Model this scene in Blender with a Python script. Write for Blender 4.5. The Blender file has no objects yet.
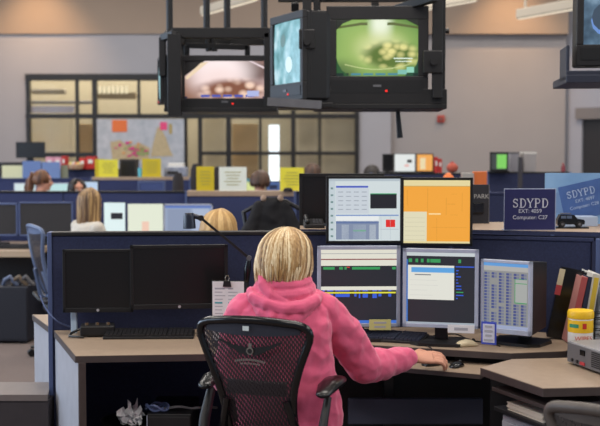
import bpy, bmesh, math, random
from mathutils import Vector, Matrix, noise
random.seed(7)
C = bpy.context.scene.collection
SC = bpy.context.scene
# ------------------------------------------------------------------ camera
F = 1125.0
TH = math.atan(63 / F)
CAMZ = 1.62
cam = bpy.data.cameras.new('camera')
cam.sensor_width = 36.0
cam.lens = F / 600 * 36
cam.dof.use_dof = True
cam.dof.focus_distance = 4.9
cam.dof.aperture_fstop = 3.5
cam.clip_end = 100
camo = bpy.data.objects.new('camera', cam)
camo.location = (0, 0, CAMZ)
camo.rotation_euler = (math.pi / 2 - TH, 0, 0)
C.objects.link(camo)
SC.camera = camo
# ------------------------------------------------------------------ world and light
w = bpy.data.worlds.new('world')
SC.world = w
w.use_nodes = True
w.node_tree.nodes['Background'].inputs[0].default_value = (.62, .70, .85, 1)
w.node_tree.nodes['Background'].inputs[1].default_value = .40
SC.view_settings.view_transform = 'Standard'
SC.view_settings.look = 'None'
SC.view_settings.gamma = 1
SC.view_settings.exposure = 0
SC.view_settings.use_curve_mapping = False


def area(name, loc, rot, sx, sy, power, col):
    l = bpy.data.lights.new(name, 'AREA')
    l.shape = 'RECTANGLE'
    l.size, l.size_y, l.energy, l.color = sx, sy, power, col
    o = bpy.data.objects.new(name, l)
    o.location, o.rotation_euler = loc, rot
    C.objects.link(o)
    return o


WARM = (1, .935, .87)
for ly in (1.0, 5.2, 9.4, 13.6, 17.4):
    for lx in (-4.2, .4, 5):
        area('ceiling_lamp', (lx, ly, 5.2), (0, 0, 0), 2.6, .9, 105 if ly < 15 else 80, WARM)
area('window_daylight', (-8.6, 7, 2.6), (0, math.radians(-90), 0), 2.6, 14, 560, (.62, .78, 1))
area('window_daylight', (8.4, 3, 2.8), (0, math.radians(90), 0), 2.4, 7, 90, (.75, .85, 1))
# warm downlights washing the upper wall
for dx, pw in ((-4.6, 260), (3.7, 260)):
    l = bpy.data.lights.new('wall_downlight', 'SPOT')
    l.energy, l.color, l.spot_size, l.spot_blend, l.shadow_soft_size = pw, (1, .62, .32), math.radians(75), 1, .1
    o = bpy.data.objects.new('wall_downlight', l)
    o.location = (dx, 18.9, 5.2)
    o.rotation_euler = (math.radians(22), 0, 0)
    C.objects.link(o)
# back-room lamps, behind the glazing
area('back_room_lamp', (-3.3, 21.6, 3.7), (0, 0, 0), 5.5, 1.2, 165, (1, .93, .82))


# ------------------------------------------------------------------ pixel helpers
def pt(px, py, Y):
    xr, yu = (px - 300) / F, (213 - py) / F
    d = Vector((xr, math.cos(TH) + yu * math.sin(TH), -math.sin(TH) + yu * math.cos(TH)))
    return Vector((0, 0, CAMZ)) + d * (Y / d.y)


def gz(px, py, z):
    xr, yu = (px - 300) / F, (213 - py) / F
    d = Vector((xr, math.cos(TH) + yu * math.sin(TH), -math.sin(TH) + yu * math.cos(TH)))
    return Vector((0, 0, CAMZ)) + d * ((z - CAMZ) / d.z)


def V(*a):
    return Vector(a)


# ------------------------------------------------------------------ materials
def lin(c):
    def f(u):
        u /= 255
        return u / 12.92 if u <= .04045 else ((u + .055) / 1.055) ** 2.4
    return (f(c[0]), f(c[1]), f(c[2]), 1)


MATS = {}


def mat(name, rgb, rough=.6, metal=0, var=.0, scale=20, bump=0, bscale=200, spec=.5, rgb2=None, sheen=0):
    if name in MATS:
        return MATS[name]
    m = bpy.data.materials.new(name)
    m.use_nodes = True
    nt = m.node_tree
    b = nt.nodes['Principled BSDF']
    b.inputs['Roughness'].default_value = rough
    b.inputs['Metallic'].default_value = metal
    b.inputs['Specular IOR Level'].default_value = spec
    if sheen:
        b.inputs['Sheen Weight'].default_value = sheen
    c = lin(rgb)
    tc = nt.nodes.new('ShaderNodeTexCoord')
    if var or rgb2:
        n = nt.nodes.new('ShaderNodeTexNoise')
        n.inputs['Scale'].default_value = scale
        n.inputs['Detail'].default_value = 4
        nt.links.new(tc.outputs['Object'], n.inputs['Vector'])
        r = nt.nodes.new('ShaderNodeValToRGB')
        r.color_ramp.elements[0].position = .3
        r.color_ramp.elements[1].position = .7
        if rgb2:
            r.color_ramp.elements[0].color = lin(rgb2)
            r.color_ramp.elements[1].color = c
        else:
            r.color_ramp.elements[0].color = tuple(v * (1 - var) for v in c[:3]) + (1,)
            r.color_ramp.elements[1].color = tuple(min(1, v * (1 + var)) for v in c[:3]) + (1,)
        nt.links.new(n.outputs['Fac'], r.inputs['Fac'])
        nt.links.new(r.outputs['Color'], b.inputs['Base Color'])
    else:
        b.inputs['Base Color'].default_value = c
    if bump:
        n2 = nt.nodes.new('ShaderNodeTexNoise')
        n2.inputs['Scale'].default_value = bscale
        nt.links.new(tc.outputs['Object'], n2.inputs['Vector'])
        bp = nt.nodes.new('ShaderNodeBump')
        bp.inputs['Strength'].default_value = bump
        bp.inputs['Distance'].default_value = .01
        nt.links.new(n2.outputs['Fac'], bp.inputs['Height'])
        nt.links.new(bp.outputs['Normal'], b.inputs['Normal'])
    MATS[name] = m
    return m


def emi(rgb, s=1.0):
    k = 'screen_%d_%d_%d_%.2f' % (*rgb, s)
    if k in MATS:
        return MATS[k]
    m = bpy.data.materials.new(k)
    m.use_nodes = True
    nt = m.node_tree
    b = nt.nodes['Principled BSDF']
    b.inputs['Base Color'].default_value = (.01, .01, .01, 1)
    b.inputs['Roughness'].default_value = .35
    b.inputs['Emission Color'].default_value = lin(rgb)
    b.inputs['Emission Strength'].default_value = s
    MATS[k] = m
    return m


def see_through(name, rgb, alpha, pattern=None):
    """glass, or a woven mesh with real gaps between its threads"""
    m = bpy.data.materials.new(name)
    m.use_nodes = True
    nt = m.node_tree
    b = nt.nodes['Principled BSDF']
    b.inputs['Base Color'].default_value = lin(rgb)
    b.inputs['Roughness'].default_value = .55 if pattern else .05
    tr = nt.nodes.new('ShaderNodeBsdfTransparent')
    mx = nt.nodes.new('ShaderNodeMixShader')
    out = nt.nodes['Material Output']
    nt.links.new(tr.outputs[0], mx.inputs[1])
    nt.links.new(b.outputs[0], mx.inputs[2])
    nt.links.new(mx.outputs[0], out.inputs[0])
    mx.inputs[0].default_value = alpha
    if pattern:
        tc = nt.nodes.new('ShaderNodeTexCoord')
        fac = []
        for sc_, dirn in ((pattern, 'X'), (pattern * .8, 'DIAGONAL')):
            wv = nt.nodes.new('ShaderNodeTexWave')
            wv.bands_direction = dirn
            wv.inputs['Scale'].default_value = sc_
            wv.inputs['Distortion'].default_value = .6
            wv.inputs['Detail Scale'].default_value = 3
            nt.links.new(tc.outputs['Object'], wv.inputs['Vector'])
            mr = nt.nodes.new('ShaderNodeMapRange')
            mr.inputs['From Min'].default_value = .3
            mr.inputs['From Max'].default_value = .6
            nt.links.new(wv.outputs['Fac'], mr.inputs['Value'])
            fac.append(mr)
        mm = nt.nodes.new('ShaderNodeMath')
        mm.operation = 'MAXIMUM'
        nt.links.new(fac[0].outputs[0], mm.inputs[0])
        nt.links.new(fac[1].outputs[0], mm.inputs[1])
        m2 = nt.nodes.new('ShaderNodeMath')
        m2.operation = 'MULTIPLY_ADD'
        m2.inputs[1].default_value = .5
        m2.inputs[2].default_value = alpha - .25
        m2.use_clamp = True
        nt.links.new(mm.outputs[0], m2.inputs[0])
        nt.links.new(m2.outputs[0], mx.inputs[0])
    MATS[name] = m
    return m


def picture(name, stops, scale, strength, seed=0, det=3, glow=None, rocks=None):
    """a televised picture of soft clouds, a bright patch and round blobs, given off by the screen"""
    m = bpy.data.materials.new(name)
    m.use_nodes = True
    nt = m.node_tree
    N, Lk = nt.nodes.new, nt.links.new
    b = nt.nodes['Principled BSDF']
    b.inputs['Base Color'].default_value = (.01, .01, .01, 1)
    b.inputs['Roughness'].default_value = .3
    tc = N('ShaderNodeTexCoord')
    mp = N('ShaderNodeMapping')
    mp.inputs['Location'].default_value = (seed, 0, seed * .7)
    Lk(tc.outputs['Object'], mp.inputs['Vector'])
    n = N('ShaderNodeTexNoise')
    n.inputs['Scale'].default_value = scale
    n.inputs['Detail'].default_value = det
    Lk(mp.outputs[0], n.inputs['Vector'])
    r = N('ShaderNodeValToRGB')
    cr = r.color_ramp
    while len(cr.elements) < len(stops):
        cr.elements.new(.5)
    for e, (p, c) in zip(cr.elements, stops):
        e.position = p
        e.color = lin(c)
    Lk(n.outputs['Fac'], r.inputs['Fac'])
    col = r.outputs['Color']

    def blob(cx, cz, rx, rz_, soft):
        q = N('ShaderNodeMapping')
        q.vector_type = 'POINT'
        q.inputs['Location'].default_value = (-cx / rx, 0, -cz / rz_)
        q.inputs['Scale'].default_value = (1 / rx, 0, 1 / rz_)
        Lk(tc.outputs['Object'], q.inputs['Vector'])
        ln = N('ShaderNodeVectorMath')
        ln.operation = 'LENGTH'
        Lk(q.outputs[0], ln.inputs[0])
        mr = N('ShaderNodeMapRange')
        mr.interpolation_type = 'SMOOTHSTEP'
        mr.inputs['From Min'].default_value = 1 + soft
        mr.inputs['From Max'].default_value = 1 - soft
        Lk(ln.outputs['Value'], mr.inputs['Value'])
        return mr.outputs[0]

    def mix(a, colr, fac):
        x = N('ShaderNodeMix')
        x.data_type = 'RGBA'
        Lk(fac, x.inputs['Factor'])
        Lk(a, x.inputs['A'])
        if isinstance(colr, tuple):
            x.inputs['B'].default_value = lin(colr)
        else:
            Lk(colr, x.inputs['B'])
        return x.outputs['Result']
    for g_ in (glow or []):
        col = mix(col, g_[0], blob(*g_[1:]))
    if rocks:
        lo, hi, vs_, bl = rocks
        vo = N('ShaderNodeTexVoronoi')
        vo.feature = 'SMOOTH_F1'
        vo.inputs['Scale'].default_value = vs_
        vo.inputs['Smoothness'].default_value = .15
        mq = N('ShaderNodeMapping')
        mq.inputs['Scale'].default_value = (1, 0, 1.35)
        Lk(tc.outputs['Object'], mq.inputs['Vector'])
        Lk(mq.outputs[0], vo.inputs['Vector'])
        rr = N('ShaderNodeValToRGB')
        rr.color_ramp.elements[0].position = .25
        rr.color_ramp.elements[0].color = lin(hi)
        rr.color_ramp.elements[1].position = .62
        rr.color_ramp.elements[1].color = lin(lo)
        Lk(vo.outputs['Distance'], rr.inputs['Fac'])
        col = mix(col, rr.outputs['Color'], blob(*bl))
    Lk(col, b.inputs['Emission Color'])
    b.inputs['Emission Strength'].default_value = strength
    MATS[name] = m
    return m


black = mat('black_plastic', (16, 16, 18), .45, var=.15)
blackgloss = mat('black_gloss_plastic', (14, 14, 17), .18)
dark = mat('dark_grey_plastic', (28, 27, 29), .5, var=.12)
darkmetal = mat('dark_painted_steel', (22, 21, 22), .45, var=.15)
silver = mat('silver_plastic', (176, 184, 204), .4, var=.05)
silverdark = mat('grey_plastic', (96, 96, 100), .45, var=.1)
white = mat('white_plastic', (225, 222, 215), .5)
paper = mat('white_paper', (228, 228, 230), .8, var=.04)
ink = mat('grey_ink', (168, 170, 178), .8)
laminate = mat('tan_laminate', (156, 136, 116), .42, var=.05, scale=30, bump=.03)
edge = mat('dark_edge_band', (70, 60, 58), .5, var=.1)
panelgrey = mat('pale_grey_laminate', (172, 174, 182), .5, var=.05, scale=12)
navy = mat('navy_panel_fabric', (50, 58, 96), .95, var=.16, scale=90, bump=.25, bscale=500)
navydark = mat('dark_navy_panel_fabric', (46, 52, 82), .95, var=.16, scale=90, bump=.25, bscale=500)
navytrim = mat('blue_grey_metal_trim', (84, 98, 138), .45, .2)
ledgewood = mat('pale_wood_cap', (164, 142, 122), .5, var=.06)
screenoff = mat('switched_off_screen', (17, 15, 16), .3)


# ------------------------------------------------------------------ mesh builder
class MB:
    def __init__(s):
        s.v, s.f, s.m = [], [], []

    def add(s, verts, faces, mi=0, M=None):
        o = len(s.v)
        s.v += [(M @ Vector(p)) if M else Vector(p) for p in verts]
        s.f += [tuple(i + o for i in f) for f in faces]
        s.m += [mi] * len(faces)
        return s

    def box(s, c, d, mi=0, M=None, rot=None):
        x, y, z = d[0] / 2, d[1] / 2, d[2] / 2
        vs = [V(a, b, e) for e in (-z, z) for a, b in ((-x, -y), (x, -y), (x, y), (-x, y))]
        if rot is not None:
            vs = [rot @ p for p in vs]
        vs = [p + Vector(c) for p in vs]
        return s.add(vs, [(3, 2, 1, 0), (4, 5, 6, 7), (0, 1, 5, 4), (1, 2, 6, 5), (2, 3, 7, 6), (3, 0, 4, 7)], mi, M)

    def bar(s, a, b, wx, wy, mi=0, M=None):
        """square bar between two points"""
        a, b = Vector(a), Vector(b)
        d = b - a
        q = d.to_track_quat('Z', 'Y').to_matrix()
        return s.box((a + b) / 2, (wx, wy, d.length), mi, M, q)

    def prism(s, poly, z0, z1, mi=0, M=None, side=None):
        a = sum(poly[i][0] * poly[(i + 1) % len(poly)][1] - poly[(i + 1) % len(poly)][0] * poly[i][1] for i in range(len(poly)))
        if a < 0:
            poly = poly[::-1]
        n = len(poly)
        vs = [(p[0], p[1], z0) for p in poly] + [(p[0], p[1], z1) for p in poly]
        s.add(vs, [tuple(range(n - 1, -1, -1)), tuple(range(n, 2 * n))], mi, M)
        return s.add(vs, [(i, (i + 1) % n, (i + 1) % n + n, i + n) for i in range(n)], mi if side is None else side, M)

    def rings(s, rings, mi=0, M=None, cap=True, close=False):
        n = len(rings[0])
        vs = [p for r in rings for p in r]
        fs = []
        k = len(rings)
        for i in range(k if close else k - 1):
            for j in range(n):
                a, b = i * n + j, i * n + (j + 1) % n
                i2 = (i + 1) % k
                fs.append((a, b, i2 * n + (j + 1) % n, i2 * n + j))
        if cap and not close:
            fs += [tuple(range(n - 1, -1, -1)), tuple(range((k - 1) * n, k * n))]
        return s.add(vs, fs, mi, M)

    def tube(s, pts, rad, n=10, mi=0, M=None, flat=1.0, up=None, close=False, round_=False):
        pts = [Vector(p) for p in pts]
        if not hasattr(rad, '__len__'):
            rad = [rad] * len(pts)
        rad = list(rad)
        if round_:
            d0 = (pts[0] - pts[1]).normalized()
            d1 = (pts[-1] - pts[-2]).normalized()
            r0, r1 = rad[0], rad[-1]
            pre = [(pts[0] + d0 * r0 * math.sin(t), r0 * math.cos(t)) for t in (1.45, 1.0, .5)]
            post = [(pts[-1] + d1 * r1 * math.sin(t), r1 * math.cos(t)) for t in (.5, 1.0, 1.45)]
            pts = [p for p, _ in pre] + pts + [p for p, _ in post]
            rad = [r for _, r in pre] + rad + [r for _, r in post]
        rs = []
        nrm = None
        k = len(pts)
        for i, p in enumerate(pts):
            if close:
                t = pts[(i + 1) % k] - pts[i - 1]
            else:
                t = pts[min(i + 1, k - 1)] - pts[max(i - 1, 0)]
            t.normalize()
            if nrm is None:
                u = Vector(up) if up else (V(0, 0, 1) if abs(t.z) < .9 else V(0, 1, 0))
                nrm = (u - t * u.dot(t)).normalized()
            else:
                nrm = (nrm - t * nrm.dot(t)).normalized()
            bn = t.cross(nrm)
            rs.append([p + (nrm * math.cos(2 * math.pi * j / n) * flat + bn * math.sin(2 * math.pi * j / n)) * rad[i] for j in range(n)])
        return s.rings(rs, mi, M, cap=not close, close=close)

    def lathe(s, prof, n=20, c=(0, 0, 0), mi=0, M=None):
        rs = [[V(c[0] + r * math.cos(2 * math.pi * j / n), c[1] + r * math.sin(2 * math.pi * j / n), c[2] + z) for j in range(n)] for r, z in prof]
        return s.rings(rs, mi, M)

    def ball(s, c, r, mi=0, M=None, n=14, rot=None):
        if not hasattr(r, '__len__'):
            r = (r, r, r)
        rs = []
        k = n // 2 + 1
        for i in range(k):
            ph = -math.pi / 2 + math.pi * (i + .15) / (k - .7)
            ring = [V(r[0] * math.cos(ph) * math.cos(2 * math.pi * j / n), r[1] * math.cos(ph) * math.sin(2 * math.pi * j / n), r[2] * math.sin(ph)) for j in range(n)]
            rs.append([(rot @ p if rot else p) + Vector(c) for p in ring])
        return s.rings(rs, mi, M)

    def ovals(s, secs, n=28, mi=0, M=None):
        """sections (centre, rx, ry) stacked, each flat in xy unless a tilt about x is given"""
        rs = []
        for sec in secs:
            c, rx, ry = sec[:3]
            tl = sec[3] if len(sec) > 3 else 0
            R = Matrix.Rotation(tl, 3, 'X')
            rs.append([Vector(c) + R @ V(rx * math.cos(2 * math.pi * j / n), ry * math.sin(2 * math.pi * j / n), 0) for j in range(n)])
        return s.rings(rs, mi, M)

    def mesh(s, name, mats):
        me = bpy.data.meshes.new(name)
        me.from_pydata([tuple(p) for p in s.v], [], s.f)
        for m in mats:
            me.materials.append(m)
        me.polygons.foreach_set('material_index', s.m)
        return me

    def build(s, name, mats, parent=None, smooth=False, bevel=0, seg=2, loc=None, rz=0):
        if not isinstance(mats, (list, tuple)):
            mats = [mats]
        me = s.mesh(name, mats)
        if smooth:
            me.polygons.foreach_set('use_smooth', [True] * len(me.polygons))
            try:
                me.set_sharp_from_angle(angle=math.radians(50))
            except Exception:
                pass
        o = bpy.data.objects.new(name, me)
        C.objects.link(o)
        if loc is not None:
            o.location = loc
            o.rotation_euler.z = rz
        if parent:
            o.parent = parent
        if bevel:
            md = o.modifiers.new('bevel', 'BEVEL')
            md.width = bevel
            md.segments = seg
            md.limit_method = 'ANGLE'
            md.angle_limit = math.radians(40)
        return o

    def text(s, body, size, M, mi=0, depth=.0004, align='CENTER', serif=False):
        cu = bpy.data.curves.new('t', 'FONT')
        cu.body, cu.size, cu.extrude, cu.align_x, cu.align_y = body, size, depth, align, 'CENTER'
        o = bpy.data.objects.new('t', cu)
        C.objects.link(o)
        dg = bpy.context.evaluated_depsgraph_get()
        me = bpy.data.meshes.new_from_object(o.evaluated_get(dg))
        s.add([v.co.copy() for v in me.vertices], [tuple(p.vertices) for p in me.polygons], mi, M)
        bpy.data.objects.remove(o)
        bpy.data.curves.remove(cu)
        bpy.data.meshes.remove(me)
        return s


UPRIGHT = Matrix.Rotation(math.pi / 2, 4, 'X')      # text plane xy -> xz, facing -y


def organic(mb, name, m, parent, voxel=.006, smooth=6, disp=None):
    """overlapping closed shapes fused into one continuous skin"""
    me = mb.mesh('tmp', [m])
    o = bpy.data.objects.new('tmp', me)
    C.objects.link(o)
    r = o.modifiers.new('r', 'REMESH')
    r.mode = 'VOXEL'
    r.voxel_size = voxel
    s_ = o.modifiers.new('s', 'SMOOTH')
    s_.factor, s_.iterations = .5, smooth
    bpy.context.view_layer.update()
    dg = bpy.context.evaluated_depsgraph_get()
    me2 = bpy.data.meshes.new_from_object(o.evaluated_get(dg))
    bpy.data.objects.remove(o)
    me2.name = name
    if disp:
        ns = [v.normal.copy() for v in me2.vertices]
        for v, nn in zip(me2.vertices, ns):
            v.co += nn * disp(v.co)
    me2.polygons.foreach_set('use_smooth', [True] * len(me2.polygons))
    if not me2.materials:
        me2.materials.append(m)
    ob = bpy.data.objects.new(name, me2)
    C.objects.link(ob)
    ob.parent = parent
    return ob


def thing(name, label, cat, loc=(0, 0, 0), rz=0, group=None):
    o = bpy.data.objects.new(name, None)
    o.empty_display_size = .05
    C.objects.link(o)
    o.location = loc
    o.rotation_euler = (0, 0, rz)
    return tag(o, label, cat, group)


def tag(o, label, cat, group=None):
    o['label'], o['category'] = label, cat
    if group:
        o['group'] = group
    return o


def struct(o):
    o['kind'] = 'structure'
    return o


R = math.radians
# ------------------------------------------------------------------ the room
YW = 20.0
carpet = mat('grey_brown_carpet', (112, 98, 92), .95, var=.12, scale=60, bump=.3, bscale=300)
wall_lo = mat('grey_wall_paint', (166, 165, 170), .85, var=.02, scale=2)
wall_hi = mat('beige_wall_paint', (160, 142, 126), .85, var=.02, scale=2)
ceil_m = mat('ceiling_tile', (190, 184, 174), .9, var=.05, scale=4)
blackframe = mat('black_window_frame', (24, 23, 24), .45)
struct(MB().box((0, 9.5, -.05), (24, 31, .1)).build('floor', carpet))
struct(MB().box((0, 9.5, 5.45), (24, 31, .1)).build('ceiling', ceil_m))
zs = pt(200, 34, YW).z          # height where the beige upper wall begins
wl, wr = pt(27, 74, YW), pt(358, 74, YW)
wzt = wl.z
wzb = .25
XR = pt(567, 100, YW).x
# back wall around the glazed opening: left, right, above, below
mb = MB()
XB0 = -9.2


def wallbox(mb, x0, x1, z0, z1, mi, y=YW, t=.2):
    mb.box(((x0 + x1) / 2, y + t / 2, (z0 + z1) / 2), (x1 - x0, t, z1 - z0), mi)


wallbox(mb, XB0, wl.x, 0, zs, 0)
wallbox(mb, wl.x, wr.x, wzt, zs, 0)
wallbox(mb, wl.x, wr.x, 0, wzb, 0)
wallbox(mb, wr.x, pt(391, 100, YW).x, 0, zs, 0)
struct(mb.build('wall_back', [wall_lo]))
mb = MB()
wallbox(mb, XB0, XR, zs, 5.4, 0, YW - .04, .24)
struct(mb.build('wall_upper_back', [wall_hi]))
mb = MB()
xj = pt(391, 100, YW).x
wallbox(mb, xj, XR, 0, zs, 0, YW + .12, .2)
struct(mb.build('wall_back_right', [mat('taupe_wall_paint', (156, 152, 152), .85, var=.02, scale=2)]))
# right wall comes towards the camera from the corner; it holds a door
a = V(XR, YW + .3, 0)
b = V(XR + 3.6, YW - 3.4, 0)
dr = (b - a)
L = dr.length
angR = math.atan2(dr.y, dr.x)
MR = Matrix.Translation(a) @ Matrix.Rotation(angR, 4, 'Z')
# door position along the wall: find s where the pixel x matches
def along(px):
    k = (px - 300) / F
    return (k * a.y - a.x) / (dr.x / L - k * dr.y / L)


s0, s1 = along(581), along(605)
def hgt(px, py):
    s = along(px)
    return pt(px, py, a.y + dr.y / L * s).z


dz = hgt(590, 119)
mb = MB()
for (u0, u1, z0, z1) in ((0, s0, 0, 5.4), (s1, L, 0, 5.4), (s0, s1, dz, 5.4)):
    mb.box(((u0 + u1) / 2, .1, (z0 + z1) / 2), (u1 - u0, .2, z1 - z0), 0, MR)
struct(mb.build('wall_right', [mat('cool_grey_wall_paint', (160, 163, 174), .85, var=.02, scale=2)]))
mb = MB().box(((s0 + s1) / 2, .08, dz / 2), (s1 - s0, .05, dz), 0, MR)
mb.box(((s0 + s1) / 2 + .25, .045, dz / 2 + .1), ((s1 - s0) * .35, .03, dz * .8), 1, MR)
dd = struct(mb.build('door_1', [mat('dark_door', (38, 36, 38), .5), mat('tan_door_leaf', (142, 124, 100), .6)]))
mb = MB().box(((s0 + s1) / 2, -.03, dz + .1), (s1 - s0 + .2, .06, .2), 0, MR)
struct(mb.build('trim_1', [mat('grey_door_header', (120, 116, 116), .7)]))
# the rest of the shell (outside the frame)
struct(MB().box((-9.3, 12, .5), (.2, 20, 1)).box((-9.3, 12, 4.7), (.2, 20, 1.5)).build('wall_left', wall_lo))
mb = MB()
for k in range(7):
    mb.box((-9.3, 2.2 + k * 3.26, 2.5), (.12, .1, 3))
struct(mb.build('window_2', blackframe))

# glazed wall with its black frame
def ppx(px, y=YW): return pt(px, 100, y).x
def ppz(py, y=YW): return pt(200, py, y).z
wn = struct(thing('window_1', '', '', (0, 0, 0)))
del wn['label'], wn['category']
mb = MB()
def fr(x0, x1, y0, y1, d=.14):
    mb.box(((ppx(x0) + ppx(x1)) / 2, YW + .02, (ppz(y0) + ppz(y1)) / 2), (ppx(x1) - ppx(x0), d, ppz(y0) - ppz(y1)))
ZB = 232
for x0, x1 in ((26.5, 30), (92.5, 97), (184, 187), (198, 202), (226, 231), (291, 295.5), (355, 359)):
    fr(x0, x1, 74, ZB)
for x0, x1, y0, y1 in ((75.5, 78.5, 79, ZB), (137.5, 140, 79, 117), (259, 261.5, 79, ZB), (318.5, 321, 79, ZB)):
    fr(x0, x1, y0, y1, .1)
for x0, x1, y0, y1 in ((26, 359, 74, 80.5), (26, 359, 114, 118.5), (26, 97, 152.5, 157), (198, 359, 151.5, 155), (26, 359, ZB - 4, ZB)):
    fr(x0, x1, y0, y1, .16)
mb.build('window_frame', blackframe, wn)
glass = see_through('window_glass', (150, 150, 140), .06)
MB().box(((wl.x + wr.x) / 2, YW + .06, (wzt + wzb) / 2), (wr.x - wl.x - .05, .01, wzt - wzb - .05)).build('glass', glass, wn)
# the lit room behind the glass
beige = mat('lit_beige_wall', (172, 162, 136), .85, var=.03, scale=3)
mb = MB()
mb.box(((wl.x + wr.x) / 2, YW + 2.6, 2), (9, .1, 4.6))
mb.box((wl.x - 1.4, YW + 1.4, 2), (.1, 2.4, 4.6)).box((wr.x + 1.4, YW + 1.4, 2), (.1, 2.4, 4.6))
mb.box(((wl.x + wr.x) / 2, YW + 1.4, 4.3), (9, 2.4, .1))
struct(mb.build('wall_back_room', beige))
# pleated blinds hung behind the lower panes
blindm = mat('cream_blind', (226, 220, 204), .85, var=.03, scale=5)
blindo = mat('tan_blind', (212, 194, 160), .85, var=.04, scale=5)
for bm_ in (blindm, blindo):       # cloth that lets the light behind it through
    nt = bm_.node_tree
    pb, out = nt.nodes['Principled BSDF'], nt.nodes['Material Output']
    tl, mx = nt.nodes.new('ShaderNodeBsdfTranslucent'), nt.nodes.new('ShaderNodeMixShader')
    src = pb.inputs['Base Color'].links[0].from_socket
    nt.links.new(src, tl.inputs['Color'])
    mx.inputs[0].default_value = .7
    nt.links.new(pb.outputs[0], mx.inputs[1])
    nt.links.new(tl.outputs[0], mx.inputs[2])
    nt.links.new(mx.outputs[0], out.inputs[0])
def blind(x0, x1, y0, y1, m, label, grp='blinds behind the glazing'):
    mb = MB()
    a_, b_ = ppx(x0, YW + .35), ppx(x1, YW + .35)
    n = 14
    for i in range(n):
        xa = a_ + (b_ - a_) * (i + .5) / n
        mb.box((xa, YW + .35 + (.012 if i % 2 else 0), (ppz(y0, YW + .35) + ppz(y1, YW + .35)) / 2), ((b_ - a_) / n * 1.02, .02, ppz(y0, YW + .35) - ppz(y1, YW + .35)))
    tag(mb.build('window_blind', m), label, 'blind', grp)
blind(31, 74, 119, 200, blindm, 'cream blind behind the leftmost lower pane, beside the dark blank monitor')
blind(79, 92, 124, 200, blindo, 'narrow tan blind left of the pinned wall map')
blind(203, 225, 119, 215, blindm, 'cream blind right of the wall map, above the darker yellow notice')
blind(232, 258, 124, 215, blindo, 'tan blind left of the bright daylight slit')
blind(297, 317, 119, 215, blindm, 'cream blind right of the bright daylight slit')
blind(322, 354, 96, 215, blindm, 'cream blind filling the rightmost pane')
# bright slit window in the back room
slit = MB()
slit.box((ppx(274, YW + 1.8), YW + 1.8, (ppz(125, YW + 1.8) + ppz(182, YW + 1.8)) / 2), (.2, .02, ppz(125, YW + 1.8) - ppz(182, YW + 1.8)))
struct(slit.build('window_3', emi((240, 250, 255), 1.8)))
# suspended lamps and shelves glimpsed through the upper panes
for i, (x0, x1, y0, y1, c, l) in enumerate(((32, 66, 89, 94, (150, 140, 120), 'long grey duct seen through the top left pane'),
                                           (31, 92, 101, 104, (120, 118, 120), 'grey cable tray below the duct behind the top left panes'))):
    mb = MB().box(((ppx(x0, 21.5) + ppx(x1, 21.5)) / 2, 21.5, (ppz(y0, 21.5) + ppz(y1, 21.5)) / 2), (ppx(x1, 21.5) - ppx(x0, 21.5), .2, ppz(y0, 21.5) - ppz(y1, 21.5)))
    tag(mb.build('ceiling_duct' if i == 0 else 'cable_tray', mat('duct_%d' % i, c, .6), bevel=.02), l, 'duct')
mb = MB().box(((ppx(98, 21.5) + ppx(136, 21.5)) / 2, 21.5, ppz(96, 21.5)), (ppx(136, 21.5) - ppx(98, 21.5), .2, .12))
for k in range(7):
    mb.box((ppx(100 + k * 4.4, 21.4), 21.4, ppz(90, 21.4)), (.04, .05, .14), 1)
tag(mb.build('shelf_fixture', [mat('tan_rail', (150, 130, 96), .6), emi((255, 240, 200), .9)]), 'tan rail with small bright bulbs, seen through the pane above the map', 'lamp')
blind(31, 74, 106, 113, mat('lilac_blind', (180, 176, 186), .8), 'thin lilac-grey roller blind across the top left pane', None)

# wall map on its board
mb = MB()
mx0, mx1, mz0, mz1 = ppx(97, 19.9), ppx(184, 19.9), ppz(176, 19.9), ppz(119, 19.9)
t = thing('wall_map', 'large white wall map with coloured districts, pinned over the window', 'map', ((mx0 + mx1) / 2, 19.88, mz0))
wd, hd = mx1 - mx0, mz1 - mz0
mb = MB().box((0, 0, hd / 2), (wd, .03, hd))
mb.build('board', mat('map_paper', (190, 194, 202), .8, rgb2=(164, 172, 182), scale=7), t)
def rc(mb, x0, x1, y0, y1, mi, dy=-.018, Y=19.88):
    mb.box(((ppx(x0, Y) + ppx(x1, Y)) / 2 - t.location.x, dy, (ppz(y0, Y) + ppz(y1, Y)) / 2 - t.location.z), (ppx(x1, Y) - ppx(x0, Y), .008, ppz(y0, Y) - ppz(y1, Y)), mi)
mb = MB()
poly = [(157, 128), (160, 126), (166, 138), (170, 150), (173, 156), (150, 157), (152, 147)]
mb.add([(ppx(x, 19.88) - t.location.x, -.02, ppz(y, 19.88) - t.location.z) for x, y in poly], [tuple(range(7))])
poly = [(110, 142), (120, 140), (128, 146), (140, 143), (150, 148), (148, 160), (112, 160)]
mb.add([(ppx(x, 19.88) - t.location.x, -.02, ppz(y, 19.88) - t.location.z) for x, y in poly], [tuple(range(7))])
rng = random.Random(3)
for k in range(36):
    x, y = rng.gauss(134, 9), rng.gauss(150, 4)
    if 112 < x < 170 and y < 160:
        rc(mb, x, x + rng.uniform(1.5, 4), y, y + rng.uniform(1, 2.5), rng.choice((1, 1, 2, 3)), -.024 - k * .0003)
mb.build('map_district', [mat('map_tan', (186, 170, 136), .8, var=.1), mat('map_magenta', (205, 60, 130), .8), mat('map_green', (130, 170, 90), .8), mat('map_orange', (220, 150, 80), .8)], t)
mb = MB()
rc(mb, 112, 127, 120, 132, 0)
o = mb.build('note', mat('orange_note', (222, 118, 66), .8), t); o['label'] = 'orange note pinned to the map'
mb = MB()
rc(mb, 160, 167, 122, 130, 0)
o = mb.build('note', mat('pink_note', (228, 80, 130), .8), t); o['label'] = 'pink note pinned to the map'
mb = MB()
rc(mb, 169, 172, 124, 134, 0)
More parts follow.
